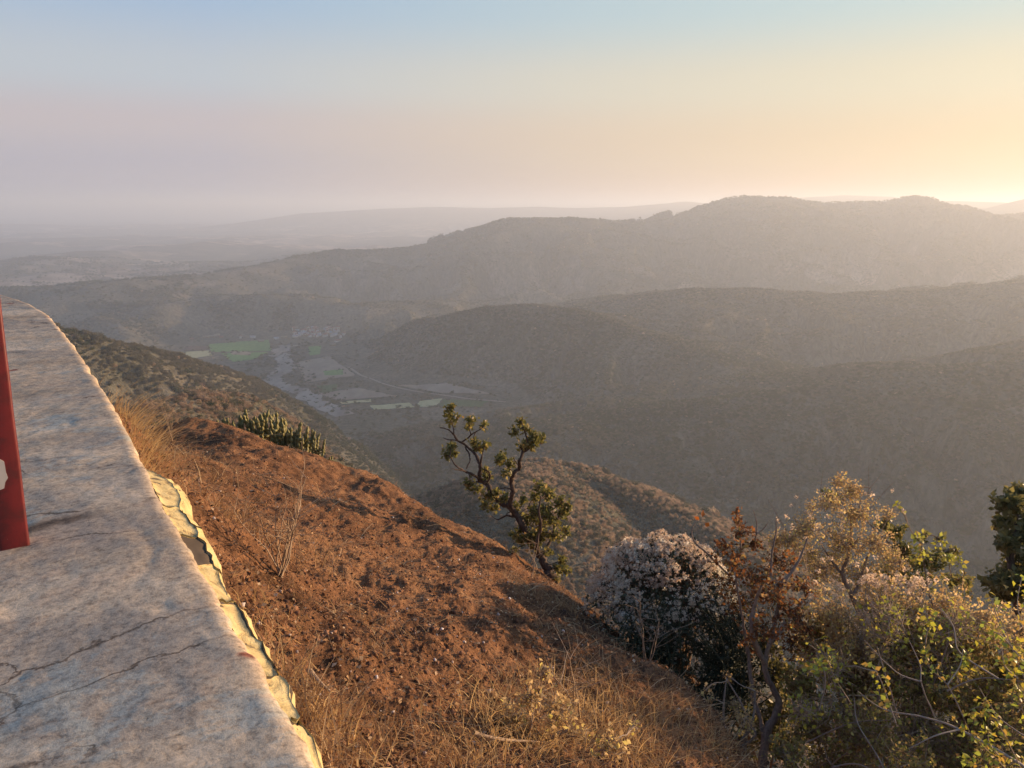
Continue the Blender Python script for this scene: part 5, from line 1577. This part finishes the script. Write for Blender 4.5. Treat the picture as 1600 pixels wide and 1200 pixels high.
dry_weed(270, 690, 1.0, 'wispy dry stalk behind the grass at the upper end of the slope', 10, 3, 0.3)

# ---- fallen sticks
def stick(pts, r, label):
    q = []
    for px, py in pts:
        p, t = slope_hit(px, py); q.append(p + np.array((0, 0, 0.03)))
    q = spline(q, 4)
    tb = Tubes(); tb.add(q, np.linspace(r, r * 0.35, len(q)) * (1 + 0.1 * rngQ.normal(size=len(q))), 6)
    o = tb.build('fallen_stick', M_twig_pale, None, q[0])
    tag(o, label, 'stick')
stick([(825, 994), (800, 1000), (770, 1000), (735, 998)], 0.014, 'long pale curved stick lying across the middle of the slope')
stick([(780, 1027), (740, 1024), (700, 1020)], 0.007, 'thin pale stick just below the long curved one')
stick([(740, 1152), (780, 1162), (830, 1165), (850, 1166)], 0.013, 'forked looking tan stick lying at the bottom of the slope')
stick([(740, 917), (732, 912), (727, 908)], 0.010, 'short whitish stick high on the slope')
stick([(482, 1055), (500, 1075), (516, 1088)], 0.016, 'short blackened stick beside the parapet')
stick([(760, 1010), (745, 1022), (735, 1030)], 0.006, 'tiny pale twig crossing the thin stick')

# ---- litter that nobody could count
def slope_points(rng, n, r0, r1, a0, a1, keep=None):
    r = np.exp(rng.random(n) * math.log(r1 / r0) + math.log(r0)); a = R(a0) + rng.random(n) * R(a1 - a0)
    x, y = r * np.sin(a), r * np.cos(a)
    ok = edge_side(x, y) > 0.06
    if keep is not None: ok &= rng.random(n) < keep(x, y)
    x, y = x[ok], y[ok]
    return np.column_stack([x, y, slope_z(x, y)])
rngL = np.random.default_rng(99)
M_straw = island_mat('dry_straw', [(0, (0.19, 0.10, 0.05)), (0.4, (0.33, 0.19, 0.085)), (0.8, (0.48, 0.31, 0.15)), (1, (0.62, 0.46, 0.26))], 0.75, 0.3)
STRAW_V = [(-0.014, 0, 0), (0.014, 0, 0), (-0.012, 0.5, 0.10), (0.012, 0.5, 0.10), (-0.005, 1, 0.03), (0.005, 1, 0.03)]
STRAW_F = [(0, 1, 3, 2), (2, 3, 5, 4)]
pos = slope_points(rngL, 60000, 2.2, 22, -38, 30, lambda x, y: np.clip(0.30 + 0.9 * fbm(x / 1.3, y / 1.3, 401, 3), 0.06, 1))
pos[:, 2] += 0.004
V, Fc = stamp(STRAW_V, STRAW_F, pos, rand_rot(rngL, len(pos), 0.55), (0.05 + 0.16 * rngL.random(len(pos)) ** 1.6) * np.clip(np.hypot(pos[:, 0], pos[:, 1]) / 6, 0.7, 1.5))
tag(obj_np('dry_grass', V, Fc, M_straw), 'straw and dry grass stalks strewn over the slope', None, None, 'stuff')
M_chip = island_mat('leaf_litter', [(0, (0.045, 0.026, 0.018)), (0.35, (0.15, 0.075, 0.04)), (0.7, (0.30, 0.16, 0.075)), (0.92, (0.46, 0.29, 0.14)), (1, (0.60, 0.46, 0.30))], 0.85, 0.25)
pos = slope_points(rngL, 60000, 2.2, 20, -38, 31)
V, Fc = stamp(LEAF2_V, LEAF2_F, pos + np.array((0, 0, 0.008)), rand_rot(rngL, len(pos), 1.1), 0.016 + 0.030 * rngL.random(len(pos)) ** 2)
tag(obj_np('leaf_litter', V, Fc, M_chip), 'crumbled dead leaves scattered over the slope', None, None, 'stuff')
M_clod = island_mat('soil_clods', [(0, (0.07, 0.042, 0.03)), (0.5, (0.18, 0.09, 0.05)), (1, (0.30, 0.16, 0.09))], 1.0)
CL_V = np.array([(1, 0, 0), (-1, 0, 0), (0, 1, 0), (0, -1, 0), (0, 0, 0.8), (0, 0, -0.8)]) * np.array((1, 0.8, 0.9))
CL_F = [(0, 2, 4), (2, 1, 4), (1, 3, 4), (3, 0, 4), (2, 0, 5), (1, 2, 5), (3, 1, 5), (0, 3, 5)]
pos = slope_points(rngL, 15000, 2.2, 20, -38, 32)
V, Fc = stamp(CL_V, CL_F, pos, rand_rot(rngL, len(pos)), 0.006 + 0.026 * rngL.random(len(pos)) ** 3)
tag(obj_np('soil_clods', V, Fc, M_clod), 'small clods of reddish soil', None, None, 'stuff')
M_stone = island_mat('pale_stones', [(0, (0.34, 0.26, 0.21)), (0.6, (0.50, 0.42, 0.36)), (1, (0.70, 0.63, 0.58))], 0.8)
pos = slope_points(rngL, 620, 2.4, 19, -38, 28)
V, Fc = stamp(CL_V, CL_F, pos + np.array((0, 0, 0.006)), rand_rot(rngL, len(pos)), 0.006 + 0.020 * rngL.random(len(pos)) ** 2)
tag(obj_np('pebbles', V, Fc, M_stone), 'whitish pebbles dotted over the dark soil', None, None, 'stuff')

# standing dry grass beside the parapet and in tufts
M_gold = island_mat('golden_grass', [(0, (0.36, 0.21, 0.085)), (0.5, (0.56, 0.37, 0.16)), (1, (0.68, 0.50, 0.25))], 0.7, 0.5)
def grass_patch(n, xs, ys, hmin, hmax, seed, lean=0.5, w=1.0):
    rg = np.random.default_rng(seed)
    z = slope_z(xs, ys, False)
    h = hmin + (hmax - hmin) * rg.random(n)
    V, Fc = [], []
    Vt = np.zeros((n, 8, 3))
    an = rg.random(n) * 6.28
    dx, dy = np.cos(an), np.sin(an)
    lx, ly = rg.normal(size=n) * lean, rg.normal(size=n) * lean
    for k, u in enumerate((0, 0.4, 0.75, 1.0)):
        wd = 0.0035 * w * (1 - 0.8 * u)
        cx = xs + lx * h * u ** 1.6; cy = ys + ly * h * u ** 1.6; cz = z + h * u * (1 - 0.25 * u * np.hypot(lx, ly))
        Vt[:, 2 * k] = np.stack([cx - dx * wd, cy - dy * wd, cz], 1)
        Vt[:, 2 * k + 1] = np.stack([cx + dx * wd, cy + dy * wd, cz], 1)
    f = np.array([(0, 1, 3, 2), (2, 3, 5, 4), (4, 5, 7, 6)])
    Fa = f[None] + (np.arange(n) * 8)[:, None, None]
    return Vt.reshape(-1, 3), Fa.reshape(-1, 4)
def at_edge(px, py, out):
    p = PZ(px, py, WTOP)[:2]
    i = int(np.argmin(np.hypot(EX[:, 0] - p[0], EX[:, 1] - p[1])))
    return EX[i] + OUT[i] * out
n = 2100
gp = np.array([P(px, py, t) for px, py, t in zip(204 + 22 * rngL.normal(size=n), 715 + np.zeros(n), 4.2 + 2.2 * rngL.random(n))])
ok = edge_side(gp[:, 0], gp[:, 1]) > 0.06
xs, ys = gp[ok, 0], gp[ok, 1]
n = len(xs)
V, Fc = grass_patch(n, xs, ys, 0.10, 0.40, 3, 0.8)
tag(obj_np('grass_tuft', V, Fc, M_gold), 'golden dry grass growing against the outer side of the parapet', None, None, 'stuff')
cl = []
for (px, py, m_, r_) in ((480, 1110, 260, 0.25), (1000, 1165, 320, 0.4), (1085, 1150, 420, 0.45), (1130, 1175, 300, 0.4), (940, 1060, 220, 0.35), (860, 1120, 200, 0.4), (380, 760, 300, 0.7), (330, 800, 240, 0.5), (420, 850, 260, 0.5), (980, 1100, 260, 0.35), (700, 1190, 120, 0.3), (300, 720, 200, 0.5), (500, 1180, 140, 0.2), (860, 940, 160, 0.5), (760, 900, 120, 0.6)):
    p, t = slope_hit(px, py)
    cl.append(p[:2] + rngL.normal(size=(m_, 2)) * r_ * 0.5)
cl = np.concatenate(cl)
cl = cl[edge_side(cl[:, 0], cl[:, 1]) > 0.06]
V, Fc = grass_patch(len(cl), cl[:, 0], cl[:, 1], 0.06, 0.26, 4, 0.9)
tag(obj_np('dry_grass_tufts', V, Fc, M_straw), 'short tufts of dry grass on the slope', None, None, 'stuff')

for o in bpy.data.objects:
    if o.parent and o.name.split('.')[0] in ('twigs', 'stems', 'bristles', 'branches'): o['kind'] = 'stuff'
# golden clumps at the foot of the slope
cl = []
for (px, py, m_, r_) in ((800, 1130, 500, 0.35), (870, 1090, 420, 0.35), (930, 1160, 520, 0.4), (1000, 1180, 420, 0.35), (860, 1180, 520, 0.35), (1060, 1150, 420, 0.35), (1110, 1170, 420, 0.3), (760, 1180, 300, 0.3), (980, 1120, 300, 0.35), (1040, 1100, 260, 0.3), (520, 1150, 160, 0.2), (440, 1060, 120, 0.2), (410, 960, 120, 0.25)):
    p, t = slope_hit(px, py)
    cl.append(p[:2] + rngL.normal(size=(m_, 2)) * r_ * 0.55)
cl = [c_[::2] for c_ in cl]
cl = np.concatenate(cl); cl = cl[edge_side(cl[:, 0], cl[:, 1]) > 0.06]
V, Fc = grass_patch(len(cl), cl[:, 0], cl[:, 1], 0.05, 0.24, 24, 0.9)
tag(obj_np('golden_grass', V, Fc, M_gold), 'golden dry grass in loose clumps at the foot of the slope', None, None, 'stuff')
# fine stubble all over the slope
pos = slope_points(rngL, 42000, 2.3, 21, -38, 31, lambda x, y: np.clip(0.35 + 1.0 * fbm(x / 0.9, y / 0.9, 421, 3), 0.05, 1))
V, Fc = grass_patch(len(pos), pos[:, 0], pos[:, 1], 0.03, 0.11, 14, 1.0, 0.9)
tag(obj_np('stubble', V, Fc, M_straw), 'matted dry stubble covering the slope', None, None, 'stuff')
print('objects', len(bpy.data.objects), 'triangles', sum(len(o.data.polygons) for o in bpy.data.objects if o.type == 'MESH'))
